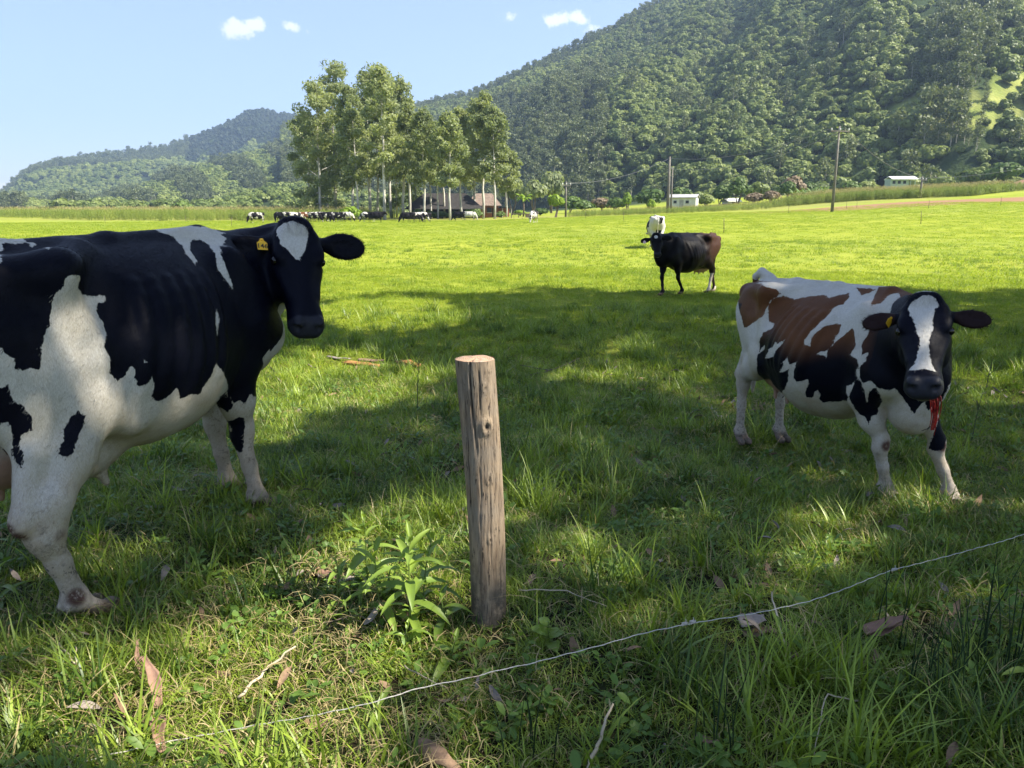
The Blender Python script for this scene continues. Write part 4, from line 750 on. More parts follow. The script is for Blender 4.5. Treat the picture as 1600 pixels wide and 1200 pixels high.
# ---------------------------------------------------------------- coats
def cow_mat(name,white=(.56,.54,.495),dark=(.0025,.0032,.0085),brown=(.125,.052,.022),spots=False,darkness=.5):
    m,nt,bs=newmat(name); tc=nd(nt,'ShaderNodeTexCoord'); P=tc.outputs['Object']
    def at(n): return nd(nt,'ShaderNodeAttribute',attribute_name=n).outputs['Fac']
    hairv=nd(nt,'ShaderNodeMapping'); lk(nt,P,hairv.inputs[0]); hairv.inputs['Scale'].default_value=(1,1,.35)
    if spots:
        oi=nd(nt,'ShaderNodeObjectInfo'); v=nd(nt,'ShaderNodeVectorMath',operation='ADD'); lk(nt,P,v.inputs[0]); cb=nd(nt,'ShaderNodeCombineXYZ'); k=math_(nt,'MULTIPLY',oi.outputs['Random'],40); lk(nt,k,cb.inputs[0]); lk(nt,math_(nt,'MULTIPLY',oi.outputs['Random'],91),cb.inputs[1]); lk(nt,cb.outputs[0],v.inputs[1])
        n=noise(nt,v.outputs[0],1.9,2.5,.5); th=nd(nt,'ShaderNodeAttribute',attribute_name='dark',attribute_type='OBJECT'); coat=math_(nt,'SUBTRACT',n,th.outputs['Fac'])
        br=nd(nt,'ShaderNodeAttribute',attribute_name='brown',attribute_type='OBJECT').outputs['Fac']; skin=0.; w_=.012
        f=mapr(nt,coat,-w_,w_)
    else:
        n1=noise(nt,P,30,4,.7); n2=noise(nt,hairv.outputs[0],170,2,.6)
        d=math_(nt,'ADD',at('coat'),math_(nt,'ADD',math_(nt,'MULTIPLY',math_(nt,'SUBTRACT',n1,.5),.030),math_(nt,'MULTIPLY',math_(nt,'SUBTRACT',n2,.5),.012)))
        f=mapr(nt,d,-.0016,.0016); br=at('brown'); skin=at('skin')
    big=noise(nt,P,3.2,4,.6); dk=mixc(nt,br,dark,mixc(nt,mapr(nt,big,.3,.7),tuple(c*.75 for c in brown),brown))
    wt=mixc(nt,mapr(nt,big,.35,.75),white,tuple(c*k for c,k in zip(white,(.90,.86,.78))))
    if not spots:
        hs=noise(nt,hairv.outputs[0],230,3,.7); wt=mixc(nt,mapr(nt,hs,.35,.65),wt,mixc(nt,1.,wt,(.80,.78,.74),'MULTIPLY')); wt=mixc(nt,math_(nt,'MULTIPLY',at('belly'),mapr(nt,noise(nt,P,4,4,.6),.3,.65)),wt,(.33,.27,.18))
        dirt=math_(nt,'MULTIPLY',math_(nt,'MULTIPLY',at('dirt'),mapr(nt,noise(nt,P,42,5,.8),.52,.60)),mapr(nt,noise(nt,P,6,2,.5),.48,.62)); wt=mixc(nt,math_(nt,'MULTIPLY',dirt,.85),wt,(.075,.06,.045))
        wt=mixc(nt,math_(nt,'MULTIPLY',at('dirt'),.45),wt,(.30,.215,.15))
        wt=mixc(nt,math_(nt,'MULTIPLY',math_(nt,'MULTIPLY',mapr(nt,noise(nt,P,48,6,.8),.50,.57),at('mud')),.9),wt,(.045,.038,.030)); wt=mixc(nt,math_(nt,'MULTIPLY',at('scab'),mapr(nt,noise(nt,P,40,4,.7),.25,.5)),wt,(.07,.032,.022))
    c=mixc(nt,f,wt,dk)
    if not spots: hv=at('hv'); cb_=nd(nt,'ShaderNodeCombineColor'); k_=math_(nt,'ADD',.72,math_(nt,'MULTIPLY',hv,.56)); [lk(nt,k_,cb_.inputs[i]) for i in range(3)]; c=mixc(nt,1.,c,cb_.outputs[0],'MULTIPLY')
    if not spots:
        c=mixc(nt,skin,c,mixc(nt,mapr(nt,big,.3,.7),(.42,.26,.20),(.30,.19,.13))); c=mixc(nt,at('nose'),c,(.022,.023,.030)); c=mixc(nt,at('hoof'),c,mixc(nt,mapr(nt,noise(nt,P,30,4,.6),.35,.65),(.05,.038,.026),(.20,.13,.095)))
        ro=mixc(nt,at('nose'),mixc(nt,f,.65,.48),.32); lk(nt,ro,bs.inputs['Roughness'])
        hn=noise(nt,hairv.outputs[0],320,2,.6); bump(nt,math_(nt,'ADD',math_(nt,'MULTIPLY',hn,.5),math_(nt,'MULTIPLY',noise(nt,P,16,4,.6),1.2)),.35,.008,bs)
    else: bs.inputs['Roughness'].default_value=.55
    lk(nt,c,bs.inputs['Base Color']); lk(nt,mixc(nt,f,.25,.085),bs.inputs['Specular IOR Level'])
    return m
EYE,nt,bs=newmat('cow_eye'); bs.inputs['Base Color'].default_value=(.006,.004,.004,1); bs.inputs['Roughness'].default_value=.08
YEL=plain('yellow_tag',(.75,.42,.015),.45,.08,20); PINKT=plain('pale_pink_tag',(.62,.42,.38),.5,.1,20); INK=plain('tag_ink',(.02,.015,.01),.6,.1,20)
def build_cow(key,label,coat,mat,extra,name='cow',hairs=90000):
    E_=POSES[key].get('es',1.)
    p=POSES[key]; V,F,poll,HF,ears=cow_mesh(p,p['h']); q=p.get('hs',1.); x,y,yaw,s=p['place']; n=len(V)
    W=lambda u,v,w: poll+(HF[0]*u+HF[1]*v+HF[2]*w)*q
    H=(V-poll)@HF.T/q; u,v,w=H.T   # head coordinates
    inhead=(u>-.05)&(u<.62)&(np.abs(v)<.15)&(w>-.21)&(w<.2)
    for rt,M in ears: q_=(V-rt)@M.T; inhead|=(q_[:,0]>-.02)&(q_[:,0]<.34*E_*q)&(np.abs(q_[:,1])<.10)&(np.abs(q_[:,2])<.055)
    c=np.full(n,-.2); nose=np.zeros(n); br=np.zeros(n); skin=np.zeros(n); sc_=np.zeros(n)
    if coat:
        th=math.radians(coat['ang']); ax=np.array([-math.sin(th),math.cos(th)]); A=np.stack([V[:,0]*ax[0]+V[:,1]*ax[1],V[:,2]],1)
        for sg,fl,pl in coat['body']:
            d=polysd(A,pl)
            if fl=='n': d=np.where(V[:,1]*(1 if p.get('flip') else -1)>-.04,d,-1)
            c=np.maximum(c,d) if sg>0 else np.minimum(c,-d)
        hc=np.full(n,.2)
        for pl in coat['head']: hc=np.minimum(hc,-np.where(w>-.06,polysd(np.stack([v,u],1),pl),-1))
        b=sst(-.10,-.02,u)*1.0; c=np.where(inhead,hc,c)
    out=extra(dict(V=V,u=u,v=v,w=w,c=c,inhead=inhead,ears=ears,poll=poll))
    c=out.get('c',c); br=out.get('brown',br); sc_=out.get('scab',sc_)
    nose=sst(.485,.505,u+.25*np.maximum(0,-w-.02))*inhead*(w>-.12)*(np.abs(v)<.1)
    zz=V[:,2]; X=V[:,0]; Y=V[:,1]
    ud=(1-sst(.9,1.15,np.sqrt(((X+.54)/.30)**2+(Y/.17)**2+((zz-.60)/.20)**2)))*(zz<.72); skin=np.clip(ud,0,1)
    dirt=1-sst(.12,.85,zz); belly=(1-sst(.62,.95,zz))*.75; hoof=1-sst(.055,.085,zz)
    o=add(name,mesh_np(name+'_body',V,F,[mat],True,dict(coat=c,brown=br,skin=skin*out.get('skin',1.),nose=nose*out.get('nose',1.),dirt=dirt*out.get('dirt',1.),hoof=hoof*.8,scab=sc_,belly=belly,mud=out.get('mud',np.zeros(n)),hv=np.full(n,.5))),loc=(x,y,p['z']),rot=(0,0,math.radians(yaw)),scale=s)
    tag(o,label,'cow')
    # short coat: single hairs lying back along the body, longer at the ears, poll and tail
    nv=np.zeros(3*n,np.float32); o.data.vertex_normals.foreach_get('vector',nv) if hasattr(o.data,'vertex_normals') else None; N=nv.reshape(-1,3).astype(float); rh=np.random.default_rng(5)
    m_=hairs; pick=rh.integers(0,n,m_); ok=(nose[pick]<.3)&(V[pick,2]>.07)&(skin[pick]<.3); pick=pick[ok]; 
    flow=np.tile(np.array([-.75,0,-.65]),(len(pick),1)); flow[inhead[pick]]=HF[0]+np.array([0,0,-.1]); ln=np.full(len(pick),.017)*rh.uniform(.6,1.4,len(pick)); lift=np.full(len(pick),.16)
    for rt,M in ears:
        q_=(V[pick]-rt)@M.T; inear=(q_[:,0]>.06*E_)&(q_[:,0]<.3)&(np.abs(q_[:,1])<.1)&(np.abs(q_[:,2])<.05); flow=np.where(inear[:,None],M[0]+np.sign(q_[:,1:2])*M[1]*.7,flow); ln=np.where(inear,.022,ln); lift=np.where(inear,.35,lift)
    pl=(u[pick]<.03)&(u[pick]>-.08)&inhead[pick]&(np.abs(v[pick])<.08); ln=np.where(pl,.035,ln); lift=np.where(pl,.5,lift)
    Np=N[pick]; flow=flow+rh.normal(0,.22,flow.shape); flow=flow-Np*(flow*Np).sum(1)[:,None]; flow/=np.linalg.norm(flow,axis=1)[:,None]+1e-9; sd=np.cross(flow,Np); B=V[pick]+rh.normal(0,p['h']*.3,(len(pick),3)); B-=Np*.001
    T=B+flow*ln[:,None]+Np*(ln*lift)[:,None]; HV=np.stack([B-sd*.0011,B+sd*.0011,T],1).reshape(-1,3); rep=lambda a:np.repeat(np.asarray(a)[pick],3)
    add('hair',mesh_np(name+'_hair',HV,np.arange(len(HV)).reshape(-1,3),[mat],False,dict(coat=rep(c),brown=rep(br),skin=rep(skin)*0,nose=rep(nose)*0,dirt=rep(dirt)*out.get('dirt',1.),hoof=rep(hoof)*0,scab=rep(sc_),belly=rep(belly),mud=rep(out.get('mud',np.zeros(n))),hv=np.repeat(rh.uniform(0,1,len(pick)),3))),o)
    iv,iF=ico(3)
    for sgn in (-1,1): add('eye',mesh_np('eye',iv*.0225*q,[tuple(f) for f in iF],[EYE],True),o,loc=W(.165,sgn*.115,-.010))
    return o,W,ears,HF,q
def ear_tag(o,P,ax,up,size,mat,text,label):
    """flat plastic tag with a narrow neck; ax = reading direction, up = towards its rivet"""
    ax=nrm(ax); up=nrm(up-ax*(np.array(up)@ax)); n=np.cross(ax,up); o2=[(-.5,-.5),(.5,-.5),(.52,.18),(.22,.42),(.16,.62),(-.16,.62),(-.22,.42),(-.52,.18)]
    V=[P+(ax*a*.82+up*b)*size+n*t for t in (.0,.0016) for a,b in o2]; k=len(o2); F=[tuple(range(k))[::-1],tuple(range(k,2*k))]+[(i,(i+1)%k,(i+1)%k+k,i+k) for i in range(k)]
    t=add('ear_tag',mesh_np('ear_tag',np.array(V),F,[mat]),o); 
    if text:
        cu=bpy.data.curves.new('number','FONT'); cu.body=text; cu.size=size*.62; cu.align_x='CENTER'; cu.align_y='CENTER'; cu.extrude=.0004; cu.offset=.0006
        ob=bpy.data.objects.new('t',cu); COL.objects.link(ob); dg=bpy.context.evaluated_depsgraph_get(); me=bpy.data.meshes.new_from_object(ob.evaluated_get(dg)); bpy.data.objects.remove(ob)
        Vt=np.array([v.co[:] for v in me.vertices]); Vw=P+ax*Vt[:,:1]+up*(Vt[:,1:2]-size*.14)+n*(Vt[:,2:3]+.0022)
        me.vertices.foreach_set('co',Vw.astype(np.float32).ravel()); me.materials.clear(); me.materials.append(INK); me.update(); add('number',me,t)
    MB().tube([P+up*size*.5+n*-.003,P+up*size*.5+n*.006],[.007,.006],8).add('rivet',mat,t)
    return t
MAT_L=cow_mat('black_white_coat'); MAT_R=cow_mat('tricolour_coat'); MAT_M=cow_mat('dark_coat',dark=(.004,.0035,.0045),brown=(.055,.027,.018))
def ex_left(d):
    V=d['V']; sc=np.zeros(len(V))
    hk=POSES['left']['feet'][0]
    for P,r in (((-.69,-.345,.41),.045),((-.80,-.31,.44),.045),((-.83,-.30,.47),.04),((-.64,-.35,.13),.05),((.62,-.22,.36),.03)): sc=np.maximum(sc,1-sst(.4,1.,np.linalg.norm(V-np.array(P),axis=1)/r))
    c=d['c']; 
    far=(V[:,1]>.05)&(V[:,2]<.95)&(V[:,0]>.3); c=np.where(far,np.minimum(c,-(.9-V[:,2])),c)
    X,Y,Z=V.T; mud=(Y<-.1)*(X<-.4)*sst(.42,.30,Z)*sst(.10,.18,Z)*(.5+.5*np.sin(Z*60+X*20)); mud=np.maximum(mud,.25*(1-sst(.1,.5,Z))); return dict(c=c,scab=sc,mud=mud)
lc,W,ears,HF,q=build_cow('left','large black and white cow at the left with a numbered yellow ear tag',COATS['left'],MAT_L,ex_left)
root,M=ears[0]; ear_tag(lc,root+M[0]*.075+M[2]*.055-HF[0]*-.005,-HF[1]*-1,-HF[0],.062,YEL,'146','yellow ear tag')
def ex_right(d):
    V=d['V']; X,Y,Z=V.T
    br=sst(.92,1.14,Z+.05*np.sin(X*9))*(X<.75)*(1-sst(-.95,-.75,-X-.0)*0); br=np.where((X<-.80)&(Z<1.22),0,br)
    br=np.where(d['inhead'],np.where(np.abs(d['v'])>.14,.16,.0),br*(1-sst(.55,.8,X)*(1-sst(1.25,1.4,Z))))
    sc=np.zeros(len(V)); f=POSES['right']['feet']
    c=d['c']; lip=d['inhead']&(d['w']<-.06)&(d['u']>.40)&(d['u']<.60)&(np.abs(d['v'])<.12); c=np.where(lip,np.minimum(c,d['w']+.072),c)
    return dict(brown=br,c=c,scab=1-sst(.4,1.,np.minimum(np.linalg.norm(V-KN[0],axis=1),np.linalg.norm(V-KN[1],axis=1))/.055),dirt=.7,mud=.35*(1-sst(.1,.5,Z))+.25*(X<-.5)*(1-sst(.3,.7,Z)))
KN=[np.array([.66,.175*s,.43])+(np.array(POSES['right']['feet'][2+i])-np.array([.66,s*.17,0]))*np.array([.55,.55,0])+np.array([.05,.0,0]) for i,s in enumerate((-1,1))]
rc,W,ears,HF,q=build_cow('right','brown, black and white cow at the right with a red strip at its mouth',COATS['right'],MAT_R,ex_right)
root,M=ears[0]; ear_tag(rc,root+M[0]*.07+M[2]*.03+HF[0]*.03,nrm(HF[2]*.9+M[0]*.3),-HF[0]+M[0]*-.5,.055,YEL,None,'yellow ear tag')
# wet red strip hanging from its mouth
REDM,nt,bs=newmat('wet_red_tissue'); tc=nd(nt,'ShaderNodeTexCoord'); n=noise(nt,tc.outputs['Object'],40,4,.6); lk(nt,mixc(nt,mapr(nt,n,.35,.65),(.10,.004,.006),(.32,.025,.02)),bs.inputs['Base Color']); bs.inputs['Roughness'].default_value=.25
rr_=random.Random(4); m=MB(); rs_=POSES['right']; a_=math.radians(rs_['place'][2]); Rz=np.array([[math.cos(a_),-math.sin(a_),0],[math.sin(a_),math.cos(a_),0],[0,0,1]])
mouth=Rz@(W(.545,.035,-.075)*rs_['place'][3])+np.array([rs_['place'][0],rs_['place'][1],rs_['z']])
V=[];nn=14
for i in range(nn):
    t=i/(nn-1); wd=.022*(1-.62*t)*(1+.12*math.sin(t*17)); cx=.004+.016*math.sin(t*2.2); L=.17*t
    for k in range(7): q=(k/6-.5)*2; V.append(mouth+np.array([cx+q*wd,-.014+.005*math.sin(q*4+t*5)-.004*q*q,.018-L-.012*abs(math.sin(q*2.3))*t]))
Fq=[(i*7+k,i*7+k+1,(i+1)*7+k+1,(i+1)*7+k) for i in range(nn-1) for k in range(6)]; b0=len(V); V+=[v+np.array([0,.003,0]) for v in V]; Fq+=[tuple(b0+j for j in f[::-1]) for f in Fq]; m.quads(V,Fq)
for k,(dx,L) in enumerate(((-.026,.16),(.010,.20),(.027,.13),(-.012,.09))):
    p=[mouth+np.array([dx*.8,-.012,.03])]; nseg=9
    for i in range(1,nseg): t=i/(nseg-1); p.append(mouth+np.array([dx*(1-.35*t)+.004+rr_.uniform(-.002,.002)+.015*math.sin(t*2.2),-.021+rr_.uniform(-.002,.002),.015-L*t]))
    m.tube(p,[.002,.003,.0028,.0026,.003,.0022,.002,.0018,.001],6,jit=.15)
tag(m.add('red_tissue',REDM,smooth=True),'wet red strip hanging from the mouth of the brown and white cow','tissue strip')
def ex_mid(d):
    V=d['V']; X,Y,Z=V.T; n=len(V)
    br=sst(.25,.75,-X)*sst(.55,1.1,Z)*.9*(1-.9*(1-sst(.05,.2,np.hypot(X+.42,Z-1.08)))*0); br=np.clip(br+.25*sst(.2,.6,-X),0,1)
    c=np.full(n,.2); c=np.where(d['inhead']&(d['w']>-.02),np.minimum(c,np.hypot(d['u']-.07,d['v'])-.045),c)
    legs=(X<-.45)&(Z<.5)&(Y>.22); c=np.where(legs,np.minimum(c,-(.5-Z)+.02),c)
    return dict(c=c,brown=br,dirt=.3,nose=1.)
mc,W,ears,HF,q=build_cow('mid','black cow with brown haunches standing broadside in the middle of the pasture',None,MAT_M,ex_mid,hairs=8000)
root,M=ears[0]; ear_tag(mc,root+M[0]*.17+HF[0]*.05+M[2]*.03,HF[1],-HF[0],.08,PINKT,None,'pale pink ear tag')
# ---------------------------------------------------------------- the herd in the distance
HERD=cow_mat('herd_coat',spots=True,white=(.46,.44,.40),dark=(.010,.009,.011))
def herd_mesh(name,pose,h):
    V,F,poll,HF,e=cow_mesh(pose,h); return mesh_np(name,V,F,[HERD],True)
gz=dict(feet=[(-.85,-.17,0),(-.70,.17,0),(.78,-.17,0),(.55,.17,0)],poll=(1.22,.02,.62),face=(.25,.0,-1),up=(1,0,.2),neckmid=(1.05,0,.98),tail=[(-1.0,0,1.38),(-1.08,0,1.2),(-1.06,0,.8)],fat=1.1)
gz2=dict(gz,feet=[(-.70,-.17,0),(-.90,.17,0),(.60,-.17,0),(.85,.17,0)],poll=(1.10,-.30,.55),face=(.1,-.2,-1))
st=dict(feet=[(-.85,-.17,0),(-.75,.17,0),(.66,-.17,0),(.70,.17,0)],poll=(1.25,.05,1.45),face=(.6,.1,-.7),up=(.6,0,.8),fat=1.1)
gz3=dict(gz,tail=[(-1.0,0,1.38),(-1.08,.0,1.2),(-1.07,0,.8)],udder=1.1)
HM_=[herd_mesh('grazing_cow',gz,.045),herd_mesh('grazing_cow_turned',gz2,.045),herd_mesh('standing_cow',st,.045)]; NEARH=herd_mesh('cow_from_behind',gz3,.028)
GH='cows of the herd grazing before the grove'
# column, distance, kind, heading (deg), size, darkness threshold (low = black), brown, label
herd=[(400,92,0,200,1,.50,0,'black and white cow grazing apart at the left of the herd'),(438,100,1,170,1,.42,0,'herd cow just left of the big cow forehead'),(447,104,0,160,1,.55,0,'pale backed herd cow behind the big cow forehead'),(459,98,0,20,1,.5,0,'herd cow hidden mostly by the poll of the big cow'),
(470,100,2,10,1,.48,1,'reddish herd cow over the brow of the big cow'),(482,103,0,190,1,.42,0,'black herd cow over the big cow right ear'),(491,98,0,-15,1,.45,0,'dark herd cow with pale rump right of the big cow poll'),(500,104,1,10,1,.52,0,'spotted herd cow in the thick of the herd'),(509,98,0,-20,1,.44,0,'dark herd cow with its head down, centre of the herd'),
(519,103,1,170,1,.5,0,'spotted herd cow facing left near the end of the herd'),(529,98,0,185,1,.42,0,'black herd cow near the right end of the herd'),(541,102,0,-10,1,.62,0,'white backed herd cow grazing at the right end of the herd'),
(575,99,0,175,1,.56,0,'white rumped cow left of the lone black one'),(587,95,2,-5,1.05,.30,0,'black cow standing with raised head under the white gum trunk'),
(637,94,0,180,1,.30,0,'black cow grazing left of the shed gum tree'),(648,97,1,20,1,.46,0,'dark cow with a white belly before the shed'),(657,99,0,-10,1,.55,0,'pale headed cow beneath the shed gum tree'),(664,101,2,200,.95,.5,0,'small spotted cow at the right of the shed group'),
(717,110,0,165,1,.42,0,'black and white cow grazing before the tiled house'),(734,112,0,-5,1,.72,0,'nearly white cow grazing before the tiled house')]
for u,D,k,hd,s_,dk,br,lab in herd:
    p=at_ground(u,D); o=add('cow',HM_[k],loc=p,rot=(0,0,math.radians(hd)),scale=.88*s_); o['dark']=float(dk)-.045; o['brown']=float(br); tag(o,lab,'cow',GH)
p=at_ground(834,82); o=add('cow',NEARH,loc=p,rot=(0,0,math.radians(248)),scale=.86); o['dark']=.52; o['brown']=0.; tag(o,'small white and black cow grazing alone in the open pasture','cow')
p=at_ground(1026,34); o=add('cow',NEARH,loc=p,rot=(0,0,math.radians(84)),scale=.98); o['dark']=.53; o['brown']=0.; tag(o,'white cow seen from behind beyond the black cow','cow')
# ---------------------------------------------------------------- foreground things
def gpix(u,v,h=0.):
    """ground point (plus a height) seen at photo position (u,v)"""
    z=0.
    for _ in range(40):
        d=pix(u,v,1.)-np.array([0,0,CAM_H]); t=(z-CAM_H)/d[2]; p=np.array([0,0,CAM_H])+d*t; z=.5*z+.5*(float(ground(p[0],p[1]))+h)
    return p
# wooden fence post
WOOD,nt,bs=newmat('weathered_post_wood'); tc=nd(nt,'ShaderNodeTexCoord'); P=tc.outputs['Object']; mp=nd(nt,'ShaderNodeMapping'); lk(nt,P,mp.inputs[0]); mp.inputs['Scale'].default_value=(1,1,.09)
g1=noise(nt,mp.outputs[0],55,6,.7); g2=noise(nt,mp.outputs[0],160,4,.6); b1=noise(nt,P,5,4,.6); b2=noise(nt,P,24,5,.7)
c=mixc(nt,mapr(nt,g1,.32,.68),(.13,.09,.058),(.33,.25,.165)); c=mixc(nt,mapr(nt,b1,.4,.65,0,.75),c,(.215,.18,.14)); c=mixc(nt,math_(nt,'MULTIPLY',mapr(nt,g2,.56,.66),mapr(nt,b2,.38,.5)),c,(.030,.022,.018))
dk_=nd(nt,'ShaderNodeAttribute',attribute_name='crack').outputs['Fac']; c=mixc(nt,dk_,c,(.018,.012,.010)); mo=nd(nt,'ShaderNodeAttribute',attribute_name='foot_tone').outputs['Fac']; c=mixc(nt,math_(nt,'MULTIPLY',mo,mapr(nt,b2,.3,.6)),c,(.065,.058,.045))  # dark cracks; blotchy darker tone towards the foot of the post
lk(nt,c,bs.inputs['Base Color']); bs.inputs['Roughness'].default_value=.85; bs.inputs['Specular IOR Level'].default_value=.25; bump(nt,math_(nt,'ADD',g1,math_(nt,'MULTIPLY',g2,.7)),.8,.006,bs)
ENDG,nt,bs=newmat('sawn_end_grain'); tc=nd(nt,'ShaderNodeTexCoord'); P=tc.outputs['Object']; wv=nd(nt,'ShaderNodeTexWave',wave_type='RINGS',rings_direction='Z'); lk(nt,P,wv.inputs[0]); wv.inputs['Scale'].default_value=42; wv.inputs['Distortion'].default_value=2.2; wv.inputs['Detail'].default_value=3; wv.inputs['Detail Scale'].default_value=1.5
n=noise(nt,P,45,5,.7); c=mixc(nt,wv.outputs['Fac'],(.24,.14,.085),(.40,.27,.18)); c=mixc(nt,mapr(nt,n,.5,.7),c,(.30,.25,.21)); at=nd(nt,'ShaderNodeAttribute',attribute_name='crack').outputs['Fac']; c=mixc(nt,at,c,(.05,.03,.02)); lk(nt,c,bs.inputs['Base Color']); bs.inputs['Roughness'].default_value=.9; bump(nt,n,.5,.004,bs)
pb=gpix(764,968); ptop=np.array([-.134,pb[1]+.02,1.062]); Hp=ptop[2]-pb[2]
def post():
    na,nz_=96,130; rg=np.random.default_rng(12); a=np.linspace(0,2*np.pi,na,endpoint=False); z=np.linspace(-.18,Hp,nz_); A,Z=np.meshgrid(a,z); t=(Z/Hp)
    ctr=np.stack([(ptop[0]-pb[0])*t+.008*np.sin(t*3.2),(ptop[1]-pb[1])*t,Z],-1)
    R=.0655+.0045*np.clip(t,0,1)+.003*np.sin(A*2+1)+.002*np.sin(A*3+Z*4)+.0025*np.exp(-((t-.985)/.03)**2)*0
    cr=np.zeros_like(R)
    for k in range(34):
        a0=rg.uniform(0,2*np.pi); z0=rg.uniform(-.1,Hp); L=rg.uniform(.05,.30); w=rg.uniform(.018,.05); dep=rg.uniform(.001,.0045)
        da=np.angle(np.exp(1j*(A-a0-.10*np.sin((Z-z0)*9)-.04*np.sin(Z*33+k)))); f=np.exp(-(da/w)**2)*np.clip(1-((Z-z0)/L)**2,0,1)**.7; R=R-dep*f; cr=np.maximum(cr,f*dep/.0045*.8)
    # the long split below the top and a knot
    front=-np.pi/2
    for a0,z0,L,dep,w in ((front-.28,Hp-.02,.34,.010,.035),(front+.20,Hp-.05,.16,.006,.03),(front-.75,Hp-.35,.30,.005,.03),(front+.35,.42,.2,.004,.035)):
        da=np.angle(np.exp(1j*(A-a0-.06*np.sin((Z-z0)*14)))); f=np.exp(-(da/w)**2)*np.clip(1-((Z-z0)/L)**2,0,1)**.5; R=R-dep*f; cr=np.maximum(cr,f)
    for a0,z0,s in ((front+.42,.80,1.),(front+.5,.945,.55),(front+.38,.60,.6),(front+.30,.36,.5)):
        da=np.angle(np.exp(1j*(A-a0)))*.07; q=np.hypot(da/.016,(Z-z0)/.020)/s; R=R+.0065*s*np.exp(-(q-1.1)**2*2.2)-.007*s*np.exp(-(q/.5)**2); cr=np.maximum(cr,np.exp(-(q/.55)**2))
    V=ctr+np.stack([np.cos(A)*R,np.sin(A)*R,0*A],-1); i=np.arange(nz_-1)[:,None]*na; j=np.arange(na)[None]; jn=(j+1)%na
    F=np.stack([i+j,i+jn,i+na+jn,i+na+j],-1).reshape(-1,4)
    me=mesh_np('fence_post',V.reshape(-1,3),F,[WOOD],True,dict(crack=cr.ravel(),foot_tone=(1-sst(.0,.30,Z+.06*np.sin(A*3))).ravel()))
    o=add('fence_post',me,loc=pb); tag(o,'round weathered wooden post standing alone in the foreground grass','fence post')
    # sawn top
    nr=26; rr=np.linspace(0,1,nr)**.9; R1=R[-1]; V=[];cr2=[]
    for k,q in enumerate(rr[1:]):
        zz=Hp+.0015*np.sin(a*5+q*9)+.0022*(1-q)-.004*max(0,q-.93)/.07; sp_=np.exp(-(np.angle(np.exp(1j*(a-(front-.28)-.1*q)))*max(q,.1)/.05)**2)*(q>.15); V.append(ctr[-1]+np.stack([np.cos(a)*R1*q,np.sin(a)*R1*q,zz-Hp-.005*sp_],-1)); cr2.append(sp_*.9)
    V=np.concatenate([[ctr[-1,0]+[0,0,.0022]]]+V); cr2=np.concatenate([[1.]]+cr2)
    F=[(0,1+b,1+(b+1)%na) for b in range(na)]+[(1+k*na+b,1+(k+1)*na+b,1+(k+1)*na+(b+1)%na,1+k*na+(b+1)%na) for k in range(nr-2) for b in range(na)]
    m2=mesh_np('sawn_top',V-ctr[-1,0],F,[ENDG],True,dict(crack=cr2)); add('sawn_top',m2,o,loc=ctr[-1,0])
post()
# white electric fence cord
CORD,nt,bs=newmat('white_polywire'); tc=nd(nt,'ShaderNodeTexCoord'); n=noise(nt,tc.outputs['Object'],14,4,.6); lk(nt,mixc(nt,mapr(nt,n,.60,.72),(.46,.43,.38),(.33,.18,.09)),bs.inputs['Base Color']); bs.inputs['Roughness'].default_value=.6
wp=[(60,1209),(105,1198),(175,1179),(273,1156),(400,1133),(470,1123),(550,1105),(596,1093),(645,1077),(680,1070),(736,1060),(785,1046),(820,1039),(870,1025),(940,1008),(1010,989),(1070,976),(1111,968),(1170,960),(1200,955),(1261,941),(1324,918),(1397,890),(1450,876),(1502,864),(1590,838),(1640,822)]
P=np.array([gpix(u,v,.17-.13*(1-min(1,max(0,(u-300)/300)))) for u,v in wp]); s_=np.concatenate([[0],np.cumsum(np.linalg.norm(np.diff(P,axis=0),axis=1))]); k=int(s_[-1]/.012); q=np.linspace(0,s_[-1],k)
C=np.stack([np.interp(q,s_,P[:,i]) for i in range(3)],1); ker=np.hanning(13)[1:-1]; ker/=ker.sum(); C=np.stack([np.convolve(np.pad(C[:,i],(5,5),'edge'),ker,'valid') for i in range(3)],1)
C=np.concatenate([C[:1]-(C[8:9]-C[:1])*12,C,C[-1:]+(C[-1:]-C[-9:-8])*14]); rngc=np.random.default_rng(2); C[:,2]+=.0012*np.sin(np.arange(len(C))*.9)+.002*np.sin(np.arange(len(C))*.13)
m=MB()
for ph in (0,2.09,4.19):
    w=np.arange(len(C))*1.05+ph; m.tube(C+np.stack([0*w,np.cos(w)*.0009,np.sin(w)*.0009],1),.00095,5,False)
cord=m.add('electric_wire',CORD,smooth=True); tag(cord,'slack white electric fence cord crossing the foreground before the post','wire')
for u,v in ((1070,975),(1082,972),(1397,890)):
    kp=gpix(u,v,.172); km=MB(); rk=random.Random(u)
    for i in range(3): pts=[kp+np.array([.011*math.cos(t*1.3+i),.004*math.sin(t*2.1+i),.006*math.sin(t*1.3+i*2)]) for t in range(8)]; km.tube(pts,.0016,5)
    km.tube([kp,kp+[.004,0,.008],kp+[.002,0,.018]],.0012,5); km.add('knot',CORD,cord,True)
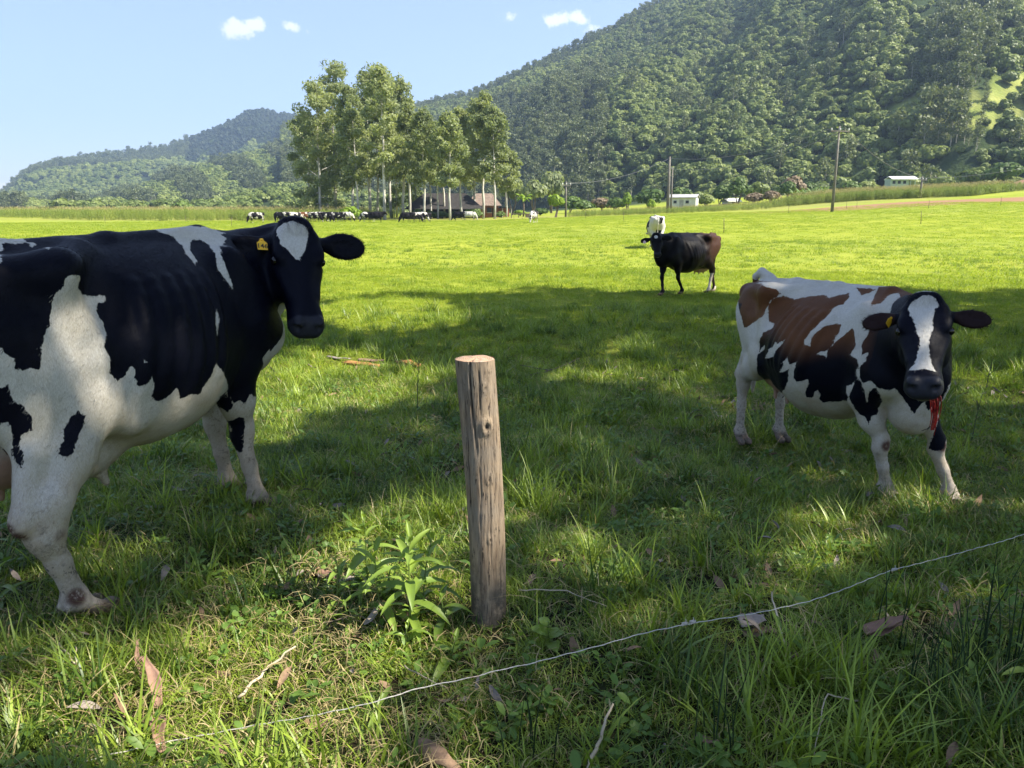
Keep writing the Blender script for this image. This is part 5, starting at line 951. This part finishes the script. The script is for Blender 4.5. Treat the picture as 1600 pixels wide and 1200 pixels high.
# bark strips, sticks
BARKS=plain('peeled_bark',(.22,.13,.09),.8,.3,14); BARKG=plain('grey_bark',(.24,.20,.17),.85,.3,12); ORANGE=plain('orange_rotten_wood',(.30,.15,.05),.9,.35,16); STRAW=plain('dry_stick',(.42,.35,.24),.8,.25,10); LITTER=plain('dry_leaf',(.22,.14,.085),.85,.4,25)
def strip(name,p0,p1,w,mat,label,cat,curl=.8,seed=0,arch=.0,group=None,thick=.003):
    rg=np.random.default_rng(seed); p0=np.array(p0,float); p1=np.array(p1,float); n=14; ax=p1-p0; L=np.linalg.norm(ax); ax/=L; sd=np.cross(ax,[0,0,1.]); sd/=np.linalg.norm(sd)+1e-9; up=np.cross(sd,ax); V=[]
    for side in (0,1):
        for i in range(n):
            t=i/(n-1); c=p0+ax*L*t+up*(arch*math.sin(math.pi*t)+.004*math.sin(t*7+seed))+sd*.006*math.sin(t*5+seed*2); ww=w*(.55+.45*math.sin(math.pi*min(1,t*1.1+.12)))*(1+.25*math.sin(t*11+seed)*.5)
            for k in range(6): a=(k/5-.5)*2*curl; r=ww/2/max(curl,.2); V.append(c+sd*math.sin(a)*r+up*((1-math.cos(a))*r*(1 if seed%2 else -1)-side*thick)+rg.normal(0,.0008,3))
    F=[]; b=n*6
    for i in range(n-1):
        for k in range(5): q=i*6+k; F+=[(q,q+1,q+7,q+6),(b+q,b+q+6,b+q+7,b+q+1)]
        F+=[(i*6,(i+1)*6,b+(i+1)*6,b+i*6),(i*6+5,b+i*6+5,b+(i+1)*6+5,(i+1)*6+5)]
    F+=[(k,b+k,b+k+1,k+1) for k in range(5)]+[((n-1)*6+k,(n-1)*6+k+1,b+(n-1)*6+k+1,b+(n-1)*6+k) for k in range(5)]
    return tag(add(name,mesh_np(name,np.array(V),F,[mat],True)),label,cat,group)
def G(u,v,h=.03): return gpix(u,v,h)
strip('bark_strip',G(1352,990,.05),G(1420,966,.13),.075,BARKS,'curled pinkish bark strip lying below the cord at the right','bark strip',1.0,1)
strip('bark_strip',G(1360,992,.06),G(1412,975,.10),.03,BARKS,'narrow bark sliver under the curled pinkish strip','bark strip',.5,3)
strip('bark_strip',G(222,1062,.0),G(216,1024,.03)+[0,0,.06],.022,BARKS,'upright pinkish bark shard left of its neighbour in the lower left grass','bark strip',1.2,1)
strip('bark_strip',G(248,1105,.02),G(228,1040,.06)+[0,0,.04],.045,BARKS,'broad pinkish bark strip standing in the lower left grass','bark strip',1.1,3,.02)
strip('bark_strip',G(240,1120,.03),G(256,1172,.04),.05,BARKS,'rusty ridged bark piece under the cord at the lower left','bark strip',.9,5)
strip('bark_strip',G(652,1158,.05),G(716,1200,.05),.085,LITTER,'large curled brown bark piece at the bottom edge','bark strip',1.1,2,.02)
strip('bark_strip',G(488,886,.03),G(530,900,.04),.07,BARKS,'reddish bark flake half buried left of the leafy plant','bark strip',.6,2)
strip('bark_strip',G(525,905,.03),G(560,902,.04),.05,BARKG,'greyish bark flake beside the reddish one','bark strip',.6,4)
strip('rotten_log',G(538,568,.05),G(592,572,.05),.12,ORANGE,'orange rotten log piece in the sunlit grass','log piece',1.2,1,thick=.02)
strip('rotten_log',G(622,566,.06),G(654,572,.05),.14,ORANGE,'short thick orange log piece right of the longer one','log piece',1.3,3,thick=.02)
strip('bark_strip',G(560,560,.03),G(600,562,.04),.10,BARKS,'reddish bark sheet behind the orange log pieces','bark strip',.7,6)
strip('bark_strip',G(512,556,.03),G(548,560,.04),.07,BARKG,'grey bark sheet left of the orange log pieces','bark strip',.7,8)
strip('bark_strip',G(610,578,.02),G(720,577,.02),.03,BARKS,'long thin reddish bark strip before the orange logs','bark strip',.6,9)
strip('bark_strip',G(1156,975,.03),G(1196,968,.05),.10,BARKG,'grey bark sheet under the cord right of centre','bark strip',.6,7)
strip('bark_strip',G(1160,985,.02),G(1215,983,.03),.06,LITTER,'brown bark scrap below the grey sheet','bark strip',.5,10)
strip('bark_strip',G(1228,1028,.03),G(1262,1024,.04),.03,BARKS,'dark red bark scrap at the foot of the leaning stick','bark strip',.6,11)
strip('bark_strip',G(1165,912,.02),G(1290,914,.02),.02,BARKS,'thin brown bark strand in the shade behind the cord','bark strip',.5,12)
strip('bark_strip',G(1085,1150,.03),G(1122,1162,.03),.03,BARKS,'small pink bark sliver near the bottom edge','bark strip',.5,13)
strip('bark_strip',G(335,1165,.03),G(375,1180,.03),.035,BARKS,'rusty bark sliver at the bottom left','bark strip',.5,14)
def stick(p,r,mat,label,seed=0,fork=None):
    p=np.array(p); q=np.linspace(0,1,12); t=np.linspace(0,1,len(p)); C=np.stack([np.interp(q,t,p[:,i]) for i in range(3)],1); rg=np.random.default_rng(seed); C[1:-1]+=rg.normal(0,r*.5,(10,3)); m=MB().tube(C,r*(1-.5*q),7)
    if fork is not None: f=np.array(fork); m.tube([C[5],(C[5]+f)/2+rg.normal(0,r,3),f],[r*.7,r*.5,r*.3],5)
    return tag(m.add('stick',mat,smooth=True),label,'stick')
stick([G(918,1205,.02),G(936,1160,.06),G(958,1100,.09)],.007,STRAW,'pale dry stick standing up at the bottom centre',1)
stick([G(1236,1030,.02),G(1219,985,.06),G(1206,925,.10)],.006,STRAW,'grey stick leaning by the bark sheet right of centre',2)
stick([G(372,1090,.04),G(415,1045,.08),G(462,1010,.12)],.006,STRAW,'straw coloured stem leaning in the sunlit patch',3)
stick([G(1110,638,.02),G(1122,650,.03),G(1140,664,.02)],.014,STRAW,'fallen stick behind the left of the brown cow',4)
stick([G(820,588,.03),G(862,578,.05),G(905,560,.06)],.010,BARKD,'dark fallen twig right of the post top',5,G(812,570,.1))
stick([G(810,922,.05),G(880,922,.08),G(950,948,.05)],.003,STRAW,'thin bowed dry stem right of the post',6)
stick([G(500,975,.03),G(560,960,.05),G(612,985,.02)],.003,BARKD,'thin dark twig below the leafy plant',7)
stick([G(632,1040,.04),G(665,1060,.05),G(700,1075,.03)],.003,STRAW,'thin pale stem crossing under the cord by the plant',8)
stick([G(1340,1095,.05),G(1290,1085,.12),G(1272,1180,.05)],.003,STRAW,'bent pale straw in the lower right grass',9)
stick([G(92,1005,.04),G(120,1040,.05),G(118,1010,.06)],.004,STRAW,'short pale stick at the hind foot of the left cow',10)
# leafy plants
FOL_WEED=foliage('weed_leaves',(.12,.20,.03),(.25,.34,.05),trans=.35,wscale=3,vary=.4,rough=.42,spec=.5); FOL_STEM=foliage('weed_stems',(.10,.16,.03),(.17,.21,.06),trans=.1,wscale=3)
def leafmesh(L,w,droop,fold,seed):
    V=[];n=9
    for i in range(n):
        t=i/(n-1); ww=w*math.sin(math.pi*min(1,t**.8*.97+.03))**.8; x=L*t*(1-.12*droop*t); z=L*(.30*t-droop*.75*t*t); wob=.03*w*math.sin(t*19+seed)
        V+=[(x,-ww,z+fold*ww+wob),(x,-ww*.5,z+fold*ww*.4),(x,0,z),(x,ww*.5,z+fold*ww*.4),(x,ww,z+fold*ww-wob)]
    F=[(i*5+k,i*5+k+1,(i+1)*5+k+1,(i+1)*5+k) for i in range(n-1) for k in range(4)]
    return mesh_np('leaf',np.array(V),F,[FOL_WEED],True,dict(tint=np.full(len(V),.2+.25*(seed%3)/2)))
LEAF=[leafmesh(.15,.0155,.5,.5,1),leafmesh(.13,.014,.9,.3,2),leafmesh(.17,.017,.75,.45,3),leafmesh(.09,.014,.2,.7,4)]
OVAL=[leafmesh(.07,.022,.4,.3,5),leafmesh(.06,.02,.8,.2,6)]
def weed(p,H,n,label,seed,kinds=LEAF,lean=(0,0),s=1.,group=None):
    rg=random.Random(seed); r=bpy.data.objects.new('leafy_plant',None); COL.objects.link(r); r.location=[float(x) for x in p]; tag(r,label,'weed',group)
    C=[np.array([lean[0]*t*H+.01*math.sin(t*4+seed),lean[1]*t*H,-.03+(H+.03)*t]) for t in np.linspace(0,1,8)]; st=MB().tube(C,[.0042*(1-.6*t) for t in np.linspace(0,1,8)],6).mesh('stem',FOL_STEM,True); a=st.attributes.new('tint','FLOAT','POINT'); add('stem',st,r)
    for i in range(n):
        t=.12+.86*i/(n-1); c=np.array([np.interp(t,np.linspace(0,1,8),[q[k] for q in C]) for k in range(3)]); az=i*2.4+rg.uniform(-.4,.4); el=-.55*(t**2)-rg.uniform(0,.3)+.25*(1-t); k=rg.choice(kinds[:3] if t<.85 else kinds[-1:]); sc_=s*(.75+.55*math.sin(math.pi*min(1,t+.08)))*rg.uniform(.8,1.15)
        add('leaf',k,r,loc=c,rot=(rg.uniform(-.3,.3),el,az),scale=sc_)
    return r
pw=gpix(634,985)
weed(pw+[0,0,0],.40,20,'tall leafy plant with long pointed leaves left of the post',1,lean=(.10,-.05),s=1.0)
weed(gpix(655,965),.33,16,'leafy plant close behind the tall one left of the post',2,lean=(.18,.1))
weed(gpix(602,962),.27,12,'leafy plant in shade at the left foot of the tall one',3,lean=(-.15,.05))
weed(gpix(582,925),.34,16,'second tall leafy plant, left of the first',4,lean=(-.10,.0),s=.95)
weed(gpix(527,950),.22,11,'short bright leafy plant at the sunlit patch',5,s=.62)
weed(gpix(690,985),.16,9,'low leafy plant between the tall one and the post',6,s=.8)
weed(gpix(545,985),.12,8,'small weed under the bright leafy plant',7,s=.5)
weed(gpix(640,1015),.10,8,'small pale weed below the tall leafy plant',8,s=.6)
weed(gpix(4,965),.20,9,'leafy plant cut by the left edge of the picture',9,s=1.1)
weed(gpix(708,1035),.10,8,'broad leaved weed beneath the post near the cord',10,s=.75)
weed(gpix(1600,1080),.16,9,'weed with pale leaves at the right edge',11,s=.6)
weed(gpix(745,1075),.08,7,'low weed just under the cord below the post',12,s=.6)
weed(gpix(590,1130),.10,6,'small weed with a long yellowish leaf below the cord',13,s=.5)
weed(gpix(860,1010),.10,8,'low weed between the post and the cord knot',14,kinds=OVAL+OVAL,s=1.)
weed(gpix(1240,960),.09,8,'round leaved weed behind the cord right of centre',15,kinds=OVAL+OVAL,s=1.1)
weed(gpix(1350,935),.10,8,'round leaved weed under the cord at the right',16,kinds=OVAL+OVAL,s=1.1)
weed(gpix(990,640),.16,9,'dead looking weed in the shaded pasture behind the post',17,s=.8)
for u,v,h,lab in ((652,650,.55,'thin bare weed stalk left of the post top'),(1540,610,.35,'thin weed stalk right of the brown cow face'),(1518,690,.38,'branching weed stalk beside the brown cow leg'),(1135,600,.12,'small stalk at the rump of the brown cow')):
    p=gpix(u,v); m=MB().tube([p,p+[.01,0,h*.5],p+[.03,0,h]],[.005,.004,.002],5); rk=random.Random(u)
    for k in range(4): t=rk.uniform(.35,.9); q=p+np.array([.03*t*t,0,h*t]); m.tube([q,q+[rk.uniform(-.06,.06),rk.uniform(-.05,.05),.06]],[.003,.0015],4,False)
    tag(m.add('weed_stalk',plain('dark_stalk_%d'%u,(.07,.09,.03),.8)),lab,'weed stalk')
# ---------------------------------------------------------------- grass
GR_NEAR=foliage('long_grass',(.045,.095,.012),(.29,.38,.045),(.46,.37,.17),trans=.33,wscale=1.6,vary=.30,rough=.42,spec=.45,tk=1.0)
GR_FAR=foliage('pasture_grass',(.15,.225,.018),(.29,.345,.032),(.32,.30,.08),trans=.40,wscale=.45,vary=.35,rough=.55,spec=.25)
GR_RANK=foliage('rank_grass',(.07,.14,.018),(.20,.28,.03),(.32,.28,.10),trans=.35,wscale=.6,vary=.5)
GR_DRY=foliage('dry_grass',(.26,.20,.095),(.44,.35,.18),trans=.3,wscale=2,vary=.6)
GR_BROAD=foliage('small_weeds',(.06,.12,.02),(.14,.23,.04),trans=.3,wscale=2.5,vary=.6,rough=.45)
def blades(name,mat,n,R,h0,h1,w,lean,seed,seg=4,straw=.08,flat=0.,base=0.):
    rg=np.random.default_rng(seed); a=rg.uniform(0,2*np.pi,n); rr=R*np.sqrt(rg.uniform(0,1,n)); B=np.stack([np.cos(a)*rr,np.sin(a)*rr,np.full(n,-.012)+base*rg.uniform(0,1,n)],1)
    H=rg.uniform(h0,h1,n)*(1-.35*rr/R); d=rg.uniform(0,2*np.pi,n); D=np.stack([np.cos(d),np.sin(d),0*d],1); ln=np.abs(rg.normal(0,lean,n))+.08; cu=rg.uniform(.2,1.3,n)*lean*1.3; side=np.stack([-np.sin(d+rg.normal(0,.5,n)),np.cos(d),0*d],1); W=w*rg.uniform(.6,1.4,n)
    V=[]; 
    for k in range(seg+1):
        t=k/seg; up=H*t*np.cos(np.clip(ln+cu*t,0,1.9))*(1-flat)+flat*.03*np.sin(t*3.1); out=H*t*np.sin(np.clip(ln+cu*t,0,1.57)); c=B+D*out[:,None]; c[:,2]+=up; ww=(W*(1-t**1.7)*.5*(1 if k else .7))[:,None]; V+=[c-side*ww,c+side*ww] if k<seg else [c]
    V=np.stack(V,1); m=V.shape[1]; F=[]; off=(np.arange(n)*m)
    q=[np.stack([off+2*k,off+2*k+1,off+2*k+3,off+2*k+2],1) for k in range(seg-1)]; tri=np.stack([off+2*(seg-1),off+2*seg-1,off+2*seg],1)
    tint=np.where(rg.uniform(0,1,n)<straw,rg.uniform(.8,1,n),rg.uniform(0,.65,n)); 
    return mesh_np(name,V.reshape(-1,3),np.concatenate(q).tolist()+tri.tolist(),[mat],True,dict(tint=np.repeat(tint,m)))
def rosette(name,seed,n=9,L=.035,w=.013,mat=None):
    rg=np.random.default_rng(seed); V=[];F=[];T=[]
    for i in range(n):
        a=i*2.4+rg.uniform(-.3,.3); e=rg.uniform(.1,1.0); l=L*rg.uniform(.6,1.3); d=np.array([math.cos(a)*math.cos(e),math.sin(a)*math.cos(e),math.sin(e)]); s=np.array([-math.sin(a),math.cos(a),0])*w*rg.uniform(.7,1.2); o=np.array([0,0,rg.uniform(0,.05)])+d*l*.4; b=len(V)
        V+=[o,o+d*l*.25+s*.75,o+d*l*.6+s*.95-[0,0,l*.05],o+d*l*.88+s*.45-[0,0,l*.16],o+d*l-[0,0,l*.25],o+d*l*.88-s*.45-[0,0,l*.16],o+d*l*.6-s*.95-[0,0,l*.05],o+d*l*.25-s*.75,o+d*l*.5-[0,0,.003]]; F+=[(b+k,b+k+1,b+8) for k in range(7)]+[(b+7,b,b+8)]; T+=[rg.uniform(0,.7)]*9
    return mesh_np(name,np.array(V),F,[mat or GR_BROAD],True,dict(tint=T))
TUFT=[blades('g%d'%i,GR_NEAR,58,.10,.06,.15,.0042,.45,500+i) for i in range(5)]
LUSH=[blades('l%d'%i,GR_NEAR,40,.06,.14,.30,.0060,.38,520+i,seg=5,straw=.05) for i in range(4)]
MAT_=[blades('m%d'%i,GR_NEAR,70,.12,.03,.085,.0038,.85,540+i,seg=3,straw=.10) for i in range(5)]
DRY=[blades('d%d'%i,GR_DRY,16,.13,.05,.17,.0032,1.5,560+i,seg=3,straw=.5,flat=.8,base=.07) for i in range(4)]
ROS=[rosette('r%d'%i,580+i,11,.028,.009) for i in range(4)]+[rosette('rb%d'%i,590+i,9,.045,.013) for i in range(2)]
FARG=[blades('f%d'%i,GR_FAR,75,.22,.035,.11,.0085,.65,600+i,seg=2,straw=.06) for i in range(5)]
FART=[blades('t%d'%i,GR_RANK,60,.16,.08,.19,.009,.5,620+i,seg=2,straw=.04) for i in range(3)]
FAR2=[blades('w%d'%i,GR_FAR,80,.55,.05,.13,.022,.6,640+i,seg=2,straw=.05) for i in range(4)]
def fan(n,r0,r1,rng,a=44,pw=1.):
    r=np.sqrt(rng.uniform(0,1,n)**pw*(r1*r1-r0*r0)+r0*r0); az=np.radians(rng.uniform(-a,a,n)); return r*np.sin(az),r*np.cos(az)
def patch(x,y,f,s=0): return .5+.5*np.sin(f*x+1.3*s+1.7*np.sin(f*.7*y+s))*np.sin(f*.9*y+.6*s+1.3*np.sin(f*.8*x))
rgg=np.random.default_rng(77)
pxy=pb[:2]
def clear(x,y): return np.hypot(x-pxy[0],y-pxy[1])>.085
def grow(name,label,protos,n,r0,r1,scale,dens,rng,lo=0,cat='grass',tl=.15,a=59):
    x,y=fan(n,r0,r1,rng,a); k=(rng.uniform(0,1,n)<dens(x,y))&clear(x,y); x,y=x[k],y[k]; z=ground(x,y); m=len(x); sc_=scale(x,y)*rng.uniform(.7,1.35,m)
    scatter(name,np.column_stack([x,y,z]),rng.uniform(0,6.28,m),sc_,rng.integers(0,len(protos),m),protos,label=label,cat=cat,tilt=rng.normal(0,tl,(m,2)))
def bare(x,y):
    b=0*x
    for u,v,r in ((560,566,.45),(610,572,.4),(1160,640,.3),(1040,510,.5),(880,470,.6),(1300,480,.5),(455,1110,.16),(500,900,.14),(860,880,.14),(1170,985,.16),(1020,900,.12),(1440,990,.2),(1500,980,.15),(1130,915,.12),(640,1160,.12),(330,760,.25),(180,1130,.14),(560,568,.5),(1570,620,.4),(1470,790,.2),(700,740,.2)):
        p=gpix(u,v); b=np.maximum(b,1-sst(.5,1.1,np.hypot(x-p[0],y-p[1])/r))
    return b
grow('turf_mat','short tangled turf covering the foreground',MAT_,20000,1.3,8.5,lambda x,y:1+.12*patch(x,y,3,1),lambda x,y:1-.85*bare(x,y),rgg)
grow('grass_tufts','green grass tufts in the shaded foreground',TUFT,12000,1.4,9,lambda x,y:.75+.5*patch(x,y,1.9,2),lambda x,y:(.30+.6*patch(x,y,1.4,3))*(1-bare(x,y)),rgg)
def lushd(x,y):
    d=.10+.35*patch(x,y,1.1,5)**3
    for u,v,r,k in ((1165,690,.4,1),(1210,690,.35,1),(1400,800,.25,.7),(860,800,.35,1),(640,830,.35,.9),(690,800,.3,.8),(1300,720,.8,.7),(1200,700,.7,.6),(1530,1000,.4,.9),(1150,1100,.35,.6),(1360,1090,.4,.7),(1050,860,.35,.5),(960,650,.9,.35),(470,900,.25,.6),(1040,490,1.2,.5),(1500,900,.4,.5),(700,620,.9,.3),(520,760,.4,.4)):
        p=gpix(u,v); d=np.maximum(d,k*(1-sst(.4,1.2,np.hypot(x-p[0],y-p[1])/r)))
    return d*(1-bare(x,y))
grow('lush_grass','longer lush grass clumps around the post and right cow',LUSH,12000,1.5,14,lambda x,y:.85+.4*patch(x,y,2,4),lushd,rgg,tl=.1)
grow('dry_stems','dry straw lying through the foreground turf',DRY,5200,1.3,8,lambda x,y:1+0*x,lambda x,y:.10+.35*patch(x,y,1.7,7)**2+.5*bare(x,y)+.9*((x<-.1)&(y<2.9)),rgg,tl=.25)
grow('small_weeds','small leafy weeds among the foreground grass',ROS,8000,1.3,8,lambda x,y:1.+0*x,lambda x,y:.18+.6*patch(x,y,2.3,9)**2,rgg)
grow('pasture_turf','pasture grass of the middle distance',FARG,26000,4.6,24,lambda x,y:.85+.25*patch(x,y,.8,1),lambda x,y:sst(4.6,8.,np.hypot(x,y))*(1-.6*bare(x,y)),rgg,a=59)
grow('pasture_tufts','taller darker tufts in the sunny pasture',FART,6800,8,42,lambda x,y:.7+.5*patch(x,y,.5,2),lambda x,y:.25+.75*patch(x,y,.45,4)**2,rgg,a=54)
grow('far_pasture','pasture grass further out towards the herd',FAR2,34000,22,115,lambda x,y:.8+.3*patch(x,y,.2,3),lambda x,y:1+0*x,rgg,a=50,tl=.08)
# grass standing round the hooves
hx=[];hy=[]
for key in ('left','right','mid'):
    X0,Y0,yaw_,s__=POSES[key]['place']; ca,sa=math.cos(math.radians(yaw_)),math.sin(math.radians(yaw_))
    for f in POSES[key]['feet']:
        for k in range(14): a=rgg.uniform(0,6.28); rr=rgg.uniform(.07,.20); fx,fy=f[0]*s__+.03,f[1]*s__; hx.append(X0+ca*fx-sa*fy+math.cos(a)*rr); hy.append(Y0+sa*fx+ca*fy+math.sin(a)*rr)
hx=np.array(hx); hy=np.array(hy); scatter('hoof_grass',np.column_stack([hx,hy,ground(hx,hy)]),rgg.uniform(0,6.28,len(hx)),rgg.uniform(.65,1.15,len(hx)),rgg.integers(0,5,len(hx)),TUFT,label='grass tufts standing round the hooves of the nearer cows',cat='grass')
# dry leaves on the ground
def dleaf(seed):
    rg=np.random.default_rng(seed); n=6; V=[]
    for i in range(n): t=i/(n-1); w=.011*math.sin(math.pi*(t*.96+.02)); x=.07*(t-.5); z=.012*math.sin(t*3+seed)+.004; V+=[(x,-w,z+.006),(x,0,z),(x,w,z+.006*math.cos(seed))]
    return mesh_np('dl%d'%seed,np.array(V),[(i*3+k,i*3+k+1,i*3+k+4,i*3+k+3) for i in range(n-1) for k in range(2)],[LITTER if seed%2 else BARKG],True)
DL=[dleaf(i) for i in range(4)]
x,y=fan(2600,1.4,9,rgg); k=rgg.uniform(0,1,len(x))<.15+.85*bare(x,y)+.25*patch(x,y,1.3,8)**2; x,y=x[k],y[k]
scatter('leaf_litter',np.column_stack([x,y,ground(x,y)+rgg.uniform(.005,.05,len(x))]),rgg.uniform(0,6.28,len(x)),rgg.uniform(.6,1.5,len(x)),rgg.integers(0,4,len(x)),DL,label='scattered dry gum leaves and bark crumbs in the turf',cat='leaf litter',tilt=rgg.normal(0,.5,(len(x),2)))
# dark rush stems
RUSH=foliage('rush_stems',(.012,.03,.010),(.03,.06,.018),trans=.1,wscale=2)
for i,(u,v,h,n,lab) in enumerate(((1118,1165,.34,9,'dark rush stems near the bottom right of centre'),(815,1180,.30,6,'sparse dark rush stems below the post'),(1485,1090,.36,10,'dark rush clump at the lower right'),(1560,1060,.46,16,'dense dark rush clump at the right edge'),(1450,1085,.30,7,'short dark rush stems left of the rush clump'),(1375,1010,.34,5,'thin dark rushes crossing the bark strip'))):
    p=gpix(u,v); rg=np.random.default_rng(700+i); m=MB()
    for k in range(n):
        b=p+np.array([rg.normal(0,.05),rg.normal(0,.05),-.02]); l=rg.normal(0,.12,2); H_=h*rg.uniform(.6,1.1); m.tube([b,b+[l[0]*.3*H_,l[1]*.3*H_,H_*.5],b+[l[0]*H_,l[1]*H_,H_]],[.0026,.0022,.0009],5,False)
    o=m.add('rush_clump',RUSH,smooth=True); a=o.data.attributes.new('tint','FLOAT','POINT'); tag(o,lab,'rushes')
# ---------------------------------------------------------------- shade trees standing to the right of the picture and behind it
def to_pix(p):
    d=np.asarray(p,float)-np.array([0,0,CAM_H]); s,c=math.sin(PITCH),math.cos(PITCH); f=d[...,1]*c-d[...,2]*s; u=800+FPX*d[...,0]/np.maximum(f,.05); v=600-FPX*(d[...,1]*s+d[...,2]*c)/np.maximum(f,.05); return u,v,f
GAPS=((500,600,150,50,1),(600,492,120,24,1),(420,655,60,45,.9),(170,1140,260,70,.95),(430,1000,150,110,.93),(330,1180,220,80,.85),(60,1080,120,60,.7),(300,1090,120,50,.6),(575,880,110,80,.85),(640,830,100,40,.4),(860,870,70,40,.6),(1270,850,80,45,.6),(1410,792,45,22,.9),(1000,590,150,14,.4),(1530,592,90,15,.5),(1560,620,60,20,.4),(960,545,60,10,.3),(60,620,200,60,.5),(760,800,50,40,.4),(1330,550,60,10,.2),(540,1020,70,60,.6),(1420,960,60,30,.35),(680,590,60,12,.5))
def openness(x,y):
    """how sunny the ground is meant to be at a place: gaps between the crowns"""
    z=ground(x,y); u,v,f=to_pix(np.stack([x,y,z],-1)); o=np.zeros_like(x)
    for a,b,c,d,k in GAPS: q=np.hypot((u-a)/c,(v-b)/d)+.25*np.sin(u*.05+v*.07)*np.sin(v*.09-u*.03); o=np.maximum(o,k*(1-sst(.75,1.25,q)))
    edge=17.0+.9*np.sin(x*.7+1)+.6*np.sin(x*1.7)-.10*np.clip(x,-20,0)*0-1.0*sst(-2,-6,x); o=np.maximum(o,sst(edge-.5,edge+.4,y)); o=np.maximum(o,sst(-5.5,-8.5,x)); return o
FOL_SH=foliage('shade_tree_leaves',(.05,.08,.02),(.12,.15,.04),trans=.25,wscale=.5,vary=.3)
rs=np.random.default_rng(21); N=4200
tx=rs.uniform(-7,13.5,N); ty=rs.uniform(.2,18,N); hh=rs.uniform(8.5,13.5,N); op=openness(tx,ty); keep=rs.uniform(0,1,N)>op*1.02; tx,ty,hh=tx[keep],ty[keep],hh[keep]
CL=np.stack([tx,ty,ground(tx,ty)],1)+TO_SUN[None]*(hh/TO_SUN[2])[:,None]
stems=np.array([(8.5,-3.5),(15.5,-3.),(12.,3.),(19.,4.5),(15.,9.8),(22.5,12.5)]); labs=['shade tree behind the camera to the right','second shade tree behind the camera','shade tree beside the camera on the right','outer shade tree on the right','shade tree beyond the right edge of the view','farthest shade tree beyond the right edge']
own=np.argmin(((CL[:,None,:2]-stems[None])**2).sum(-1),1)
for i,(sx,sy) in enumerate(stems):
    c=CL[own==i]; 
    if not len(c): continue
    k=30; C=np.repeat(c,k,0)+rs.normal(0,1,(len(c)*k,3))*np.array([.28,.28,.24]); T0=C-TO_SUN*((C[:,2:]+.1)/TO_SUN[2]); C=C[rs.uniform(0,1,len(C))<-np.log(openness(T0[:,0],T0[:,1])+.02)/3.]; V,F,t=leafcloud(C,.125,rs,up=.25,aspect=.5)
    z0=float(ground(sx,sy)); r=bpy.data.objects.new('shade_tree',None); COL.objects.link(r); r.location=(sx,sy,z0); tag(r,labs[i],'tree','shade trees along the right of the pasture')
    add('crown',mesh_np('shade_crown',V-np.array([sx,sy,z0]),F,[FOL_SH],False,dict(tint=t)),r)
    m=MB().tube([(0,0,-.3),(.1,.05,3.5),(-.05,.1,7.5),(.05,0,12)],[.34,.27,.2,.08],10); cc=c-np.array([sx,sy,z0])
    for q in cc[rs.permutation(len(cc))[:26]]:
        s0=np.array([0,0,min(9.,max(3.5,q[2]*.6+rs.normal(0,.8)))]); tt=[(w-TO_SUN*(w[2]+.1)/TO_SUN[2]) for w in ((s0*f_+q*(1-f_))+np.array([sx,sy,z0]) for f_ in (.1,.35,.6,.85))]
        if max(float(openness(np.array([w[0]]),np.array([w[1]]))[0]) for w in tt)>.3: continue
        m.tube([s0,(s0+q)/2+rs.normal(0,.3,3)-[0,0,.2],q],[.055,.035,.012],5,False)
    m.add('trunk',BARKW,r,True)
# ---------------------------------------------------------------- hazy valley air
if HAZE>0:
    hb=MB().box((0,900,170),(4600,4200,430)).add('haze',None); hm=bpy.data.materials.new('valley_haze'); hm.use_nodes=True; nt=hm.node_tree; nt.nodes.remove(nt.nodes['Principled BSDF']); pv=nd(nt,'ShaderNodeVolumePrincipled'); pv.inputs['Color'].default_value=(.55,.74,1,1); pv.inputs['Density'].default_value=HAZE; pv.inputs['Anisotropy'].default_value=.3
    lk(nt,pv.outputs[0],nt.nodes['Material Output'].inputs['Volume']); hb.data.materials.append(hm); tag(hb,'pale blue haze filling the valley','haze',kind='stuff')
